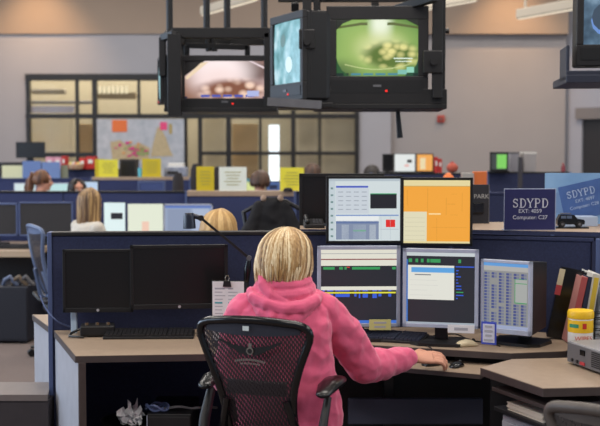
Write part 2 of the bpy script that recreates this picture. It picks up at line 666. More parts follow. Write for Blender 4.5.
mb.build('note', mat('ochre_note', (176, 156, 96), .8), t)
# fire alarm on wall
al = thing('fire_alarm', 'small red fire alarm sounder on the far grey wall', 'alarm', (ppx(441, 20.1), 20.11, ppz(119, 20.1)))
MB().box((0, -.02, 0), (.13, .04, .13)).build('back_box', mat('alarm_red', (170, 60, 50), .5), al, bevel=.01)
MB().box((0, -.05, 0), (.06, .03, .05)).build('strobe', mat('alarm_strobe', (120, 80, 76), .3), al, bevel=.005)

# hanging fluorescent light fixtures
lampw = mat('cream_lamp_housing', (196, 184, 164), .5)
def pendant(p0, p1, r, label, drops):
    m_ = (p0 + p1) / 2
    t = thing('pendant_light', label, 'light fixture', m_, 0, 'suspended linear light fixtures')
    mb = MB().bar(p0 - m_, p1 - m_, r, r * 1.2)
    mb.build('housing', lampw, t, bevel=.01)
    MB().bar(p0 - m_ - V(0, 0, r * .62), p1 - m_ - V(0, 0, r * .62), r * .5, .02).build('tube', emi((255, 240, 215), .8), t)
    for k in drops:
        q = p0.lerp(p1, k) - m_
        MB().tube([q, V(q.x, q.y, 5.4 - m_.z)], .018, 8).build('hanger', lampw, t)
pendant(pt(519, 14, 13.5), pt(590, 1, 12.2), .09, 'cream suspended light rail at top right, beside the cropped television', (.1, .85))
pendant(pt(395, 11, 15), pt(475, -4, 13.5), .09, 'cream suspended light rail behind the television with the green picture', (.1,))
pendant(pt(203, 11, 15), pt(256, -5, 13.5), .09, 'cream suspended light rail above the smoky-picture television', (.5,))

# ------------------------------------------------------------------ televisions in ceiling cages
def tv(name, label, loc, rz, w, h, d, pic, extra=None, bb=.2, tb=.09, sb=.84):
    """loc: centre of the bottom front edge; faces -y locally"""
    t = thing(name, label, 'television', loc, rz, 'ceiling hung televisions')
    mb = MB()
    # deep tube case: full front, narrowing back
    fz0, fz1 = 0, h
    rings = []
    for y, sx, zz0, zz1 in ((0, 1, fz0, fz1), (.14, 1, fz0, fz1), (.2, .94, .01, fz1 - .03), (d * .75, .72, .03, fz1 - .09), (d, .55, .06, fz1 - .15)):
        x = w / 2 * sx
        rings.append([V(-x, y, zz0), V(x, y, zz0), V(x, y, zz1), V(-x, y, zz1)])
    mb.rings(rings)
    mb.build('case', black, t, bevel=.012)
    bz, bt = h * bb, h * tb
    sx = w * sb
    # bezel frame round the picture
    bz_ = MB()
    sz0, sz1 = bz, h - bt
    for c_, d_ in (((0, -.008, h - bt / 2), (w, .03, bt)), ((0, -.008, bz / 2), (w, .03, bz)),
                   ((-(w + sx) / 4, -.008, (sz0 + sz1) / 2), ((w - sx) / 2, .03, sz1 - sz0)), (((w + sx) / 4, -.008, (sz0 + sz1) / 2), ((w - sx) / 2, .03, sz1 - sz0))):
        bz_.box(c_, d_)
    bz_.build('bezel', dark, t, bevel=.004)
    gl = MB().box((0, -.024, bz * .55), (w * .9, .006, bz * .55))
    gl.build('speaker_grille', black, t)
    MB().box((0, -.029, bz * .58), (.05, .004, .014)).build('logo', silverdark, t)
    MB().box((w * .09, -.029, bz * .36), (.014, .004, .012)).build('power_light', emi((255, 40, 30), 1.2), t)
    # curved picture tube with clipped corners
    sh = sz1 - sz0
    def s_pt(u, v, o=0):
        return V((u - .5) * sx, -.004 - .02 * (1 - (2 * u - 1) ** 2) * .6 - .01 * (1 - (2 * v - 1) ** 2) * .6 - o, sz0 + v * sh)
    mbp = MB()
    n = 16
    vs = [s_pt(i / n, j / n) for j in range(n + 1) for i in range(n + 1)]
    fs = [(j * (n + 1) + i, j * (n + 1) + i + 1, (j + 1) * (n + 1) + i + 1, (j + 1) * (n + 1) + i) for j in range(n) for i in range(n)]
    mbp.add(vs, fs)
    mats = [pic]
    for q in (extra or []):
        mats.append(q[1])
        k = len(mats) - 1
        P_ = q[0]
        if len(P_) == 3 and not hasattr(P_[0], '__len__'):
            u0, v0, r0 = P_
            P_ = [(u0 + r0 * math.cos(a_ * .524), v0 + r0 * 1.1 * math.sin(a_ * .524)) for a_ in range(12)]
        mbp.add([s_pt(u, v, .0012 * k) for u, v in P_], [tuple(range(len(P_)))], k)
    mbp.build('screen', mats, t)
    return t


def rect(u0, v0, u1, v1):
    return [(u0, v0), (u1, v0), (u1, v1), (u0, v1)]


def cage(label, loc, rz, w, d, h, poles, up=.12, bw=.035, shelf=.05):
    t = thing('television_cage', label, 'cage', loc, rz, 'black steel television cages')
    mb = MB()
    for sx in (-1, 1):
        for y in (0, d):
            mb.bar((sx * w / 2, y, 0), (sx * w / 2, y, h), bw, bw)
    for z in (h,):
        for y in (0, d):
            mb.bar((-w / 2, y, z), (w / 2, y, z), bw, bw)
        for sx in (-1, 1):
            mb.bar((sx * w / 2, 0, z), (sx * w / 2, d, z), bw, bw)
    mb.build('frame', darkmetal, t, bevel=.004)
    mb = MB().box((0, d / 2, -.015), (w + bw * 1.6, d + bw * 1.6, .03))
    for y in (-.02, d + .02):
        mb.box((0, y, shelf / 2), (w + bw * 1.6, .012, shelf))
    for sx in (-1, 1):
        mb.box((sx * (w / 2 + .02), d / 2, shelf / 2), (.012, d, shelf))
    mb.build('tray', darkmetal, t, bevel=.003)
    for (x, y) in poles:
        MB().tube([(x, y, h - .02), (x, y, 5.4 - loc[2])], .026, 12).build('pole', darkmetal, t, smooth=True)
        MB().lathe([(.05, 0), (.05, .03), (.03, .05)], 12, (x, y, h)).build('collar', darkmetal, t, smooth=True)
    for x in (-1, 1):
        MB().tube([(x * (w / 2 + .022), d * .1, h * .62), (x * (w / 2 + .045), d * .1, h * .62)], .016, 8).build('knob', darkmetal, t)
    return t


# main television, green picture
D1 = 7.0
p = pt(377, 99.5, D1)
pxm = D1 / F
w1, h1 = 101 * pxm, 92 * pxm
green = picture('green_picture', [(.3, (50, 104, 46)), (.5, (84, 138, 62)), (.7, (126, 168, 86))], 3.0, 1.0, 2, 1,
                glow=[((34, 78, 44), -.2, h1 * .30, .09, .07, .6), ((164, 190, 104), 0, h1 * .56, .24, .16, .75), ((236, 244, 220), .02, h1 * .82, .06, .12, .7), ((216, 222, 160), .02, h1 * .55, .12, .08, .8)],
                rocks=((92, 116, 48), (232, 224, 146), 15, (.09, h1 * .47, .17, .08, .35)))
ex = [([(0, .84), (.3, .90), (.7, .90), (1, .84), (1, .88), (.7, .95), (.3, .95), (0, .88)], emi((96, 108, 52), .85))]
ex += [([(0, 0), (.16, 0), (.07, .1), (.02, .22), (0, .32)], emi((44, 92, 50), .9)), ([(1, 0), (.84, 0), (.93, .1), (.98, .2), (1, .3)], emi((40, 84, 60), .9)),
      ([(.10 + .8 * k / 14, .2 - .09 * math.sin(math.pi * k / 14)) for k in range(15)] + [(.9 - .8 * k / 14, .215 - .09 * math.sin(math.pi * k / 14)) for k in range(15)], emi((206, 220, 150), .9)),
      (rect(0, 0, 1, .055), emi((20, 50, 42), .8))]
for k in range(4):
    ex.append((rect(.18 + .15 * k, .015, .3 + .15 * k, .05), emi((80, 150, 170), .8)))
ex += [(rect(.7, .3, .93, .32), emi((230, 245, 230), 1)), (rect(.72, .25, .92, .265), emi((230, 245, 230), 1)),
       (rect(.75, .03, .86, .11), emi((130, 195, 180), .95)), (rect(.86, .06, .95, .16), emi((150, 215, 190), .95)), ([(0, 1), (.2, 1), (.08, .93), (0, .82)], emi((30, 44, 30), .3)), ([(1, 1), (.84, 1), (1, .88)], emi((30, 44, 30), .3))]
tv('television', 'black tube television with a green smoky picture, largest of those hanging', p, R(-2), w1, h1, .52, green, ex, .25, .145, .80)
cage('black steel cage holding the green-picture television and its left neighbour', pt(379, 104, D1) + V(0, 0, -.0), R(-2), w1 + .15, .55, h1 + .16, [(-w1 / 2 - .0, .2), (w1 / 2 + .03, .25)], shelf=.09)
# side arms of the main cage: thick uprights
mbu = thing('hanging_bracket', 'thick black upright bracket between the two front televisions', 'bracket', pt(307, 92, 6.95))
MB().bar((0, 0, -.0), (0, 0, 1.1), .055, .05).bar((-.02, .05, 0), (-.02, .4, 0), .04, .04).build('upright', darkmetal, mbu, bevel=.004)
MB().box((0, -.03, .32), (.1, .02, .12)).build('clamp', darkmetal, mbu, bevel=.006)
MB().tube([(0, -.03, .3), (0, -.07, .3)], .02, 10).build('knob', darkmetal, mbu)
mbu = thing('hanging_bracket', 'thick black upright bracket right of the green-picture television', 'bracket', pt(437, 95, 6.95))
MB().bar((0, 0, -.02), (0, 0, 1.2), .06, .06).build('upright', darkmetal, mbu, bevel=.004)
MB().box((-.03, -.03, .2), (.12, .02, .14)).build('clamp', darkmetal, mbu, bevel=.006)
MB().tube([(-.03, -.03, .2), (-.03, -.07, .2)], .022, 10).build('knob', darkmetal, mbu)
# crossing roof bars above the main television
rb = thing('overhead_frame', 'black overhead frame of crossing bars above the front televisions', 'frame', (pt(380, 0, 7.2).x, 7.2, 2.6))
for q0, q1 in ((pt(278, -2, 7.3), pt(440, -2, 7.3)), (pt(392, 11, 7.2), pt(436, -3, 6.8)), (pt(295, -6, 7.6), pt(295, 8, 7.3)), (pt(375, 10, 7.5), pt(375, -10, 7.5))):
    MB().bar(q0 - rb.location, q1 - rb.location, .05, .05).build('bar', darkmetal, rb, bevel=.004)
for px_ in (270, 285, 420):
    q = pt(px_, -4, 7.3) - rb.location
    MB().tube([q, V(q.x, q.y, 5.4 - rb.location.z)], .022, 10).build('pole', darkmetal, rb)
MB().tube([pt(397, 103, 7.4) - rb.location, pt(400, 138, 7.4) - rb.location], [.012, .02], 8).build('strap', black, rb)
# left neighbour: seen from its side, facing left
teal = picture('teal_picture', [(.3, (70, 130, 130)), (.5, (130, 190, 200)), (.7, (205, 240, 250))], 8, .9, 5)
tv('television', 'black tube television turned sideways, left of the green-picture one', pt(289, 101, 7.15) + V(0, 0, 0), R(-66), .52, 86 * 7.15 / F, .42, teal, [((.6, .3, .12), emi((225, 250, 255), .9)), ((.4, .7, .1), emi((110, 150, 150), .8))])
cg = thing('television_shelf', 'grey shelf bracket under the sideways television', 'shelf', pt(289, 106, 7.05))
MB().box((.1, .1, .0), (.34, .5, .03)).build('tray', darkmetal, cg, bevel=.004)
MB().bar((-.13, -.18, .02), (.2, -.18, -.0), .03, .05).build('arm', silverdark, cg)

# rear left cage with the smoky pink picture
D2 = 8.4
k2 = D2 / F
p = pt(225, 107, D2)
hh_ = 51 * k2
pinkp = picture('pink_picture', [(.3, (132, 98, 92)), (.5, (190, 150, 142)), (.7, (226, 198, 196))], 3.0, 1.0, 9, 1,
                glow=[((110, 84, 78), .22, hh_ * .7, .14, .08, .6), ((150, 108, 88), -.25, hh_ * .35, .1, .1, .6), ((255, 240, 240), -.03, hh_ * .72, .2, .12, .7), ((250, 226, 222), -.05, hh_ * .5, .18, .1, .8)],
                rocks=((134, 84, 62), (250, 214, 190), 13, (.06, hh_ * .33, .24, .075, .4)))
ex = [(rect(0, .0, 1, .05), emi((40, 40, 80), .6)), ([(0, .6), (.25, 1), (0, 1)], emi((30, 24, 24), .3)), ([(0, .55), (.2, .95), (.3, .98), (.03, .5)], emi((250, 225, 190), .9)),
      ([(1, .78), (.8, 1), (.84, 1), (1, .84)], emi((240, 220, 225), .9))]
for k in range(5):
    ex.append((rect(.2 + .14 * k, .03, .31 + .14 * k, .09), emi((70, 90, 190), .9)))
ex.append((rect(.78, .05, .93, .2), emi((180, 190, 235), .95)))
tv('television', 'black tube television with a pink smoky picture, in the rear left cage', p, R(0), 88 * k2, 51 * k2, .45, pinkp, ex, .17, .11, .9)
cl = pt(221, 108, D2)
cage('open black steel cage around the pink-picture television, hung on four poles', cl, R(0), 96 * k2, .55, 74 * k2,
     [(-55 * k2, .28), (-17 * k2, .28), (4 * k2, .28), (42 * k2, .28)], bw=.075, shelf=.06)
ib = thing('hanging_bracket', 'thin black inner bracket inside the rear left cage', 'bracket', (cl.x, cl.y + .25, cl.z + 44 * k2))
MB().bar((-37 * k2, 0, 21 * k2), (26 * k2, 0, 19 * k2), .04, .04).bar((25 * k2, 0, 21 * k2), (25 * k2, 0, 0), .04, .04).bar((-37 * k2, 0, 21 * k2), (-37 * k2, 0, 0), .04, .04).build('bar', darkmetal, ib, bevel=.004)
for dx in (-16, -10):
    MB().tube([(dx * k2, 0, 30 * k2), (dx * k2 + .01, 0, 15 * k2)], .022, 8).build('clamp', darkmetal, ib)
tv('television', 'black tube television seen edge-on, at the left end of the rear cage', pt(162, 104, 8.62), R(-80), .42, 48 * 8.4 / F, .13, teal, None, .1, .08, .9)
lb = thing('hanging_bracket', 'thick black upright bracket at the left end of the rear cage', 'bracket', pt(175, 116, 8.3))
MB().bar((0, 0, 0), (0, 0, 80 * k2), .1, .07).bar((-.1, .1, 78 * k2), (0, 0, 80 * k2), .05, .05).bar((-.1, .1, 78 * k2), (-.1, .1, 40 * k2), .05, .05).build('upright', darkmetal, lb, bevel=.004)
# television cropped by the right edge
D4 = 5.6
bluep = picture('blue_picture', [(.3, (40, 58, 76)), (.5, (92, 120, 144)), (.72, (170, 200, 225))], 8, .85, 4)
tv('television', 'dark tube television with a bluish picture, cropped at the top right corner', pt(619, 70, D4) + V(0, 0, .02), R(-6), .42, 96 * D4 / F, .42, bluep, [((.3, .35, .2), emi((120, 160, 230), .8)), ((.3, .4, .19), emi((66, 84, 104), .8))], .22, .08, .84)
t = thing('television_shelf', 'black steel tray with raised side lip under the cropped top-right television', 'shelf', pt(621, 83, D4 - .03), R(-6))
slate = mat('slate_steel', (52, 56, 70), .4, .2)
MB().box((0, .24, .02), (.54, .56, .04)).box((0, -.03, .045), (.54, .015, .03)).build('tray', slate, t, bevel=.004)
MB().box((-.262, .1, .1), (.016, .26, .17)).box((.262, .1, .1), (.016, .26, .17)).build('side_lip', slate, t, bevel=.004)
MB().tube([(.1, .5, .0), (.1, .5, 5.4 - pt(621, 83, D4).z)], .026, 12).build('pole', darkmetal, t, smooth=True)

# ------------------------------------------------------------------ cubicle dividers
def divider(label, p0, p1, zt, zb=0.0, th=.07, m=None, capm=None, cap=.018, group='navy cubicle dividers', post=(True, True)):
    p0, p1 = V(p0[0], p0[1], 0), V(p1[0], p1[1], 0)
    d = p1 - p0
    ln = d.length
    t = thing('cubicle_divider', label, 'divider', (p0 + p1) / 2, math.atan2(d.y, d.x), group)
    n = max(1, round(ln / 1.5))
    for k in range(n):
        x0, x1 = -ln / 2 + ln * k / n, -ln / 2 + ln * (k + 1) / n
        MB().box(((x0 + x1) / 2, 0, (zb + zt - cap) / 2 + .02), (x1 - x0 - .006, th, zt - cap - zb - .04)).build('fabric_panel', m or navy, t, bevel=.006)
    MB().box((0, 0, zt - cap / 2), (ln + .02, th + .012, cap)).build('top_cap', capm or navytrim, t, bevel=.003)
    if post[0]:
        MB().box((-ln / 2 - .008, 0, zt / 2), (.022, th + .014, zt)).build('end_post', navytrim, t, bevel=.003)
    if post[1]:
        MB().box((ln / 2 + .008, 0, zt / 2), (.022, th + .014, zt)).build('end_post', navytrim, t, bevel=.003)
    return t


PL = gz(50, 233, 1.22)
PL.y = 5.46; PL.x = -250 / F * 5.46
PM = V(150 / F * 5.6, 5.58, 0)
PR = V(296 / F * 5.34, 5.36, 0)
divider('dark navy divider behind the two blank black monitors and the seated woman', (PL.x, PL.y + .035), (PM.x, PM.y + .035), 1.22, m=navydark, capm=darkmetal, post=(True, False))
divider('dark navy divider under the ledge with the name signs', (PM.x + .02, PM.y + .03), (PR.x, PR.y + .03), 1.2, m=navydark, capm=navydark, post=(False, False))
divider('blue divider end at the right edge, beside the leaning binders', (PR.x + .03, PR.y - .0), (PR.x + .9, PR.y - .25), 1.2, m=navy, capm=navytrim, th=.09)
# ledge on top
lg = thing('ledge', 'pale wooden ledge carrying the name signs along the divider top', 'ledge', (0, 0, 1.212))
pol = [(.0, 5.56), (PM.x, PM.y - .02), (PR.x + .5, PR.y - .15), (PR.x + .7, 6.1), (.0, 6.14)]
MB().prism(pol, 0.0, .016, side=1).build('top', [ledgewood, navydark], lg)
ZL = 1.228

# background dividers: row two, row three, far row
Z2 = 1.22
divider('navy divider behind the row with the long-haired woman, left half', (ppx(-60, 11), 11.0), (ppx(186, 11), 11.0), Z2, capm=darkmetal)
divider('navy divider with a tan cap carrying two yellow and one white notice', (ppx(188, 11), 10.95), (ppx(312, 11), 10.95), Z2 + .005, capm=ledgewood, cap=.05, th=.2)
divider('navy divider at far left behind the woman with a ponytail', (ppx(-40, 14), 14.0), (ppx(92, 14), 14.0), 1.27, capm=navy)
divider('navy divider with a tan cap below the coloured notices and map', (ppx(93, 14), 13.95), (ppx(190, 14), 13.95), 1.285, capm=ledgewood, cap=.035, th=.16)
divider('lighter blue divider short section behind the row of bright screens', (ppx(139, 13), 13.0), (ppx(163, 13), 13.0), 1.26, m=mat('mid_blue_fabric', (70, 84, 130), .95, var=.1, scale=60), capm=navytrim)
divider('dark divider right of the office centre, behind the orange-screen monitor', (ppx(372, 13.5), 13.5), (ppx(487, 13.5), 13.5), 1.345, m=navydark, capm=darkmetal)
divider('dark divider below the monitor with a green screen', (ppx(489, 13.4), 13.4), (ppx(570, 13.4), 13.4), 1.36, m=navydark, capm=darkmetal)
divider('dark blue-grey divider directly behind the navy name sign', (ppx(470, 8.4), 8.4), (ppx(552, 8.4), 8.4), 1.305, m=navydark, capm=navydark)
divider('dark divider behind the pale blue acrylic sign', (ppx(554, 8.9), 8.9), (ppx(640, 8.9), 8.9), 1.42, m=navydark, capm=navytrim)
divider('navy divider beyond the ledge, left of the navy name sign', (ppx(296, 9.6), 9.62), (ppx(489, 9.6), 9.62), 1.27, m=navydark, capm=darkmetal)

# ------------------------------------------------------------------ monitors
def rects_screen(w, h, z0, y, items):
    mb = MB()
    mats = []
    for k, (u0, v0, u1, v1, m_) in enumerate(items):
        if m_ not in mats:
            mats.append(m_)
        mi = mats.index(m_)
        yy = y - .00025 * min(k, 12) - (.0003 if k > 12 else 0)
        x0, x1 = (u0 - .5) * w, (u1 - .5) * w
        za, zb = z0 + v0 * h, z0 + v1 * h
        mb.add([(x0, yy, za), (x1, yy, za), (x1, yy, zb), (x0, yy, zb)], [(0, 1, 2, 3)], mi)
    return mb, mats


def monitor(label, c, rz, w, h, zsurf, bezel=.016, body=None, items=None, chin=0, taper=.8, group=None, mount='stand', depth=.055, logo=None, base='oval', name='computer_monitor', backm=None, mountlen=.12, sz=None):
    """c = centre of the panel's bottom edge at its front; the thing's origin is on the surface below"""
    body = body or black
    gap = c.z - zsurf
    t = thing(name, label, 'monitor', (c.x, c.y, zsurf), rz, group)
    fm = MB()
    z0 = gap
    b = bezel
    for c_, d_ in (((0, .012, z0 + h - b / 2), (w, .024, b)), ((0, .012, z0 + (b + chin) / 2), (w, .024, b + chin)),
                   ((-(w - b) / 2, .012, z0 + h / 2), (b, .024, h)), (((w - b) / 2, .012, z0 + h / 2), (b, .024, h))):
        fm.box(c_, d_)
    fm.build('bezel', body, t, bevel=.002)
    bk = MB()
    bk.rings([[V(-w / 2 * s, y, z0 + h / 2 - h / 2 * s), V(w / 2 * s, y, z0 + h / 2 - h / 2 * s), V(w / 2 * s, y, z0 + h / 2 + h / 2 * s), V(-w / 2 * s, y, z0 + h / 2 + h / 2 * s)] for y, s in ((.022, .995), (.034, .99), (depth, taper))])
    bk.build('back_case', backm or black, t, bevel=.003)
    sw, sh = w - 2 * b, h - 2 * b - chin
    mb, ms = rects_screen(sw, sh, z0 + b + chin, .006, items or [(0, 0, 1, 1, screenoff)])
    mb.build('screen', ms, t)
    if logo:
        MB().lathe([(.007, 0), (.007, .002)], 12, M=Matrix.Translation((0, -.002, z0 + .0115)) @ Matrix.Rotation(math.pi / 2, 4, 'X')).build('logo', logo, t)
    if mount == 'stand':
        zt = z0 + h * .45
        MB().bar((0, depth + .012, .012), (0, depth + .005, zt), .06, .022).build('neck', backm or black, t, bevel=.004)
        if base == 'oval':
            pr = [(.13 * math.cos(a_ * math.pi / 10), depth * .5 + .085 * math.sin(a_ * math.pi / 10)) for a_ in range(20)]
        else:
            pr = [(px_, py_ + max(0, depth - .06)) for px_, py_ in ((-.13, -.05), (-.09, -.09), (.09, -.09), (.13, -.05), (.13, .08), (.09, .12), (-.09, .12), (-.13, .08))]
        MB().prism(pr, 0, .014).build('base', backm or black, t, bevel=.004)
    else:
        t.location.z = zsurf
        MB().box((0, depth + .01, z0 + h / 2), (.1, .02, .1)).build('mounting_plate', darkmetal, t, bevel=.003)
        MB().tube([(0, depth, z0 + h / 2), (0, depth + mountlen, z0 + h / 2), ], .014, 10).build('mounting_arm', darkmetal, t)
    return t


def mon_px(label, x0, x1, y0, y1, Y, rz=0, zsurf=.74, **k):
    xm = (x0 + x1) / 2
    b_, t_ = pt(xm, y1, Y), pt(xm, y0, Y)
    w_ = (x1 - x0) * Y / F / math.cos(rz)
    return monitor(label, b_, rz, w_, t_.z - b_.z, zsurf, **k)


def E_(r, g, b, s=1): return emi((r, g, b), s)
# --- top pair
rng = random.Random(11)
wh, lg1, lb1 = E_(206, 216, 218), E_(178, 190, 198), E_(120, 146, 196)
it = [(0, 0, 1, 1, wh), (.0, .96, 1, 1, lg1), (.0, 0, .09, .96, E_(192, 204, 210)), (.1, .855, .55, .885, E_(70, 90, 190)), (.1, .44, .56, .85, E_(198, 206, 214))]
for r_ in range(5):
    for c_ in range(4):
        it.append((.13 + c_ * .11, .5 + r_ * .07, .2 + c_ * .11, .512 + r_ * .07, E_(150, 158, 170)))
it += [(.1, .4, .98, .42, lb1), (.1, .31, .7, .40, E_(228, 232, 232)), (.1, .28, .7, .32, E_(96, 116, 160)), (.1, .02, .7, .28, E_(128, 140, 166)),
       (.18, .02, .28, .26, E_(166, 176, 190)), (.34, .02, .52, .26, E_(150, 162, 180)), (.57, .02, .66, .26, E_(170, 180, 192)), (.34, .15, .52, .175, E_(90, 180, 110)),
       (.58, .52, .95, .75, E_(28, 28, 36)), (.58, .75, .95, .765, E_(70, 160, 110)), (.8, .22, .93, .34, E_(220, 40, 34)), (.73, .02, .735, .38, lg1), (.72, .18, .98, .19, lg1), (.86, .02, .865, .4, lg1)]
for r_ in range(8):
    it.append((.025, .06 + r_ * .11, .06, .09 + r_ * .11, E_(110, 140, 140)))
mon_px('black monitor with a white form window and red button, upper left of the pair', 326, 403, 176, 243.5, 5.38, R(2), 1.0, items=it, mount='arm', mountlen=.13, bezel=.013)
orange = E_(240, 164, 58)
it = [(0, 0, 1, 1, orange), (0, .9, 1, 1, E_(226, 212, 158)), (0, .9, 1, .91, E_(190, 160, 90)), (0, 0, .35, .5, E_(222, 216, 184)), (.38, .455, .56, .475, E_(250, 220, 160)), (0, 0, 1, .03, E_(226, 212, 158))]
for k in range(6):
    u = rng.uniform(.02, .28)
    it.append((.02, .05 + k * .07, .32, .055 + k * .07, E_(196, 190, 160)))
for u0, v0, u1, v1 in ((.66, .62, .78, .625), (.05, .6, .055, .85), (.36, .5, .365, .88), (.64, .45, .645, .72), (.7, .45, .82, .453), (.42, .25, .95, .253), (.5, .03, .504, .4), (.88, .5, .884, .8), (.72, .78, .8, .783)):
    it.append((u0, v0, u1, v1, E_(206, 136, 44)))
mon_px('black monitor showing a bright orange screen, upper right of the pair', 401, 472, 177.5, 246, 5.36, R(-6), 1.0, items=it, mount='arm', mountlen=.15, bezel=.013)
# --- lower silver pair
bk_, cream = E_(34, 36, 44), E_(222, 220, 206)
grn, blu = E_(52, 150, 86), E_(52, 92, 210)
it = [(0, 0, 1, 1, bk_), (0, .78, 1, 1, cream), (0, .86, 1, .875, E_(130, 60, 60)), (0, .94, 1, .95, E_(170, 170, 170)), (0, .45, 1, .5, cream), (0, 0, 1, .04, E_(60, 110, 200)), (.02, .405, .99, .425, E_(225, 220, 60))]
for k, (a_, b_) in enumerate(((.03, .18), (.24, .29), (.31, .34), (.41, .62), (.62, .78), (.94, .99))):
    it.append((a_, .73, b_, .765, grn))
it.append((.34, .755, .38, .768, E_(220, 60, 50)))
for a_, b_ in ((.02, .05), (.08, .16), (.19, .38), (.44, .47), (.5, .52), (.55, .62), (.68, .74), (.76, .8), (.89, .93)):
    it.append((a_, .34 + rng.random() * .03, b_, .4, blu))
    it.append((a_, .435, b_, .45, blu))
mon_px('silver monitor with black screen and yellow line, directly right of the woman', 317, 400.5, 246, 327, 5.2, R(2), .74, items=it, body=silver, bezel=.017, base='oct')
it = [(0, 0, 1, 1, bk_), (0, .95, 1, 1, E_(196, 204, 206)), (0, .34, .7, .82, E_(222, 222, 212)), (.07, .72, .7, .79, E_(90, 160, 220)), (.12, .68, .36, .695, E_(120, 124, 130)), (.72, .8, .99, .815, blu), (0, .0, 1, .025, E_(160, 170, 180)), (0, .025, .02, .9, E_(50, 110, 190))]
for a_, b_ in ((.03, .08), (.13, .17), (.21, .25), (.3, .34), (.35, .5), (.76, .8)):
    it.append((a_, .86, b_, .91, grn))
for k in range(10):
    it.append((.73, .36 + k * .043, .75 + rng.random() * .09, .375 + k * .043, blu if k != 2 else grn))
for k in range(4):
    it.append((.05, .4 + k * .07, .3 + rng.random() * .35, .404 + k * .07, E_(200, 200, 194)))
mon_px('silver monitor with a pale blue-barred window, second right of the woman', 403, 477, 249, 328, 5.08, R(-13), .74, items=it, body=silver, bezel=.017, base='oct')
# --- turned monitor at the right
it = [(0, 0, 1, 1, E_(136, 138, 136)), (0, .95, 1, 1, E_(90, 150, 210)), (0, .88, 1, .95, E_(168, 168, 164)), (0, 0, 1, .05, E_(150, 160, 190)), (.7, .4, .97, .78, E_(160, 164, 160)), (.7, .4, .97, .415, grn), (.7, .765, .97, .78, grn), (.7, .4, .715, .78, grn), (.7, .7, .97, .71, grn)]
for c_ in range(6):
    for r_ in range(17):
        if (c_ >= 4 and .38 < .06 + r_ * .049 < .78) or (c_ in (1,) and r_ in (13, 14)) or rng.random() < .06:
            continue
        u = .02 + c_ * .165
        it.append((u, .065 + r_ * .047, u + .06, .1 + r_ * .047, E_(58, 72, 128)))
        it.append((u + .065, .065 + r_ * .047, u + .12, .1 + r_ * .047, E_(112, 118, 140)))
mon_px('silver and black monitor turned left, with a grid of small blue boxes', 482.5, 527, 260.5, 334, 4.98, R(-36), .74, items=it, body=silver, bezel=.013, chin=.01, base='oct', depth=.2, taper=.9)
# --- blank pair on the left
hp = mat('silver_badge', (200, 200, 205), .3, .6)
mon_px('blank black monitor nearest the divider end, left of the blank pair', 63, 133, 249.5, 312.5, 5.33, R(3), .9, items=[(0, 0, 1, 1, screenoff)], mount='arm', mountlen=.08, bezel=.014, chin=.008, logo=hp)
mon_px('blank black monitor right of the blank pair, nearest the clipboard', 131, 228, 245, 309, 5.33, R(7), .9, items=[(0, 0, 1, 1, screenoff)], mount='arm', mountlen=.07, bezel=.016, chin=.008, logo=hp)
# --- dark monitor standing on the ledge
mon_px('blank black monitor on the ledge, partly behind the white-form monitor', 299, 384, 173.5, 229, 5.8, R(-4), ZL, items=[(0, 0, 1, 1, screenoff)], bezel=.018, chin=.01)
# --- row two
cy, pale = E_(222, 240, 240), E_(226, 232, 212)
mon_px('blank dark monitor cropped by the left edge, second row', -28, 18, 203, 236, 10.5, 0, .74, items=[(0, 0, 1, 1, mat('blurred_off_screen', (44, 42, 44), .6))], body=navytrim)
mon_px('wide blank dark monitor left of the long-haired woman', 19, 73, 202, 236, 10.45, 0, .74, items=[(0, 0, 1, 1, mat('blurred_off_screen', (44, 42, 44), .6))], body=navytrim, bezel=.012)
mon_px('bright white monitor with a small black box, beside the long-haired woman', 103.5, 126, 202, 240, 10.4, 0, .74, items=[(0, 0, 1, 1, cy), (.32, .55, .88, .72, E_(24, 30, 40)), (.0, .0, 1, .2, E_(200, 230, 235))], body=navy, bezel=.006)
mon_px('pale cream-screened monitor right of the bright white one', 127, 164, 203, 240, 10.35, 0, .74, items=[(0, 0, 1, 1, pale), (.4, .2, .6, .5, E_(238, 200, 180))], body=navy, bezel=.008)
mon_px('silver monitor with a grey window, behind the black desk lamp head', 163.5, 213, 204, 240, 10.3, 0, .74, items=[(0, 0, 1, 1, E_(150, 164, 190)), (.05, .1, .55, .9, E_(138, 150, 176)), (.6, .1, .95, .9, E_(168, 180, 204)), (0, .93, 1, 1, E_(90, 120, 190))], body=silver, bezel=.016)
# --- row three
mon_px('pale screen left of the woman with a ponytail', 14, 36, 183, 200, 13.2, 0, .74, items=[(0, 0, 1, 1, E_(210, 226, 226))], body=silver, bezel=.01)
mon_px('pale cyan screen right of the woman with a ponytail', 45, 70, 183, 200, 13.2, 0, .74, items=[(0, 0, 1, 1, E_(186, 222, 222))], body=silver, bezel=.01)
mon_px('small bright blue-white screen above the dark-haired head in the third row', 82, 99, 180.5, 193, 13.3, 0, .74, items=[(0, 0, 1, 1, E_(186, 208, 232))], body=black, bezel=.016)
mon_px('blank black monitor high against the left window, above the binders', 16, 45, 142, 158, 16.4, 0, 1.44, items=[(0, 0, 1, 1, screenoff)], bezel=.02)
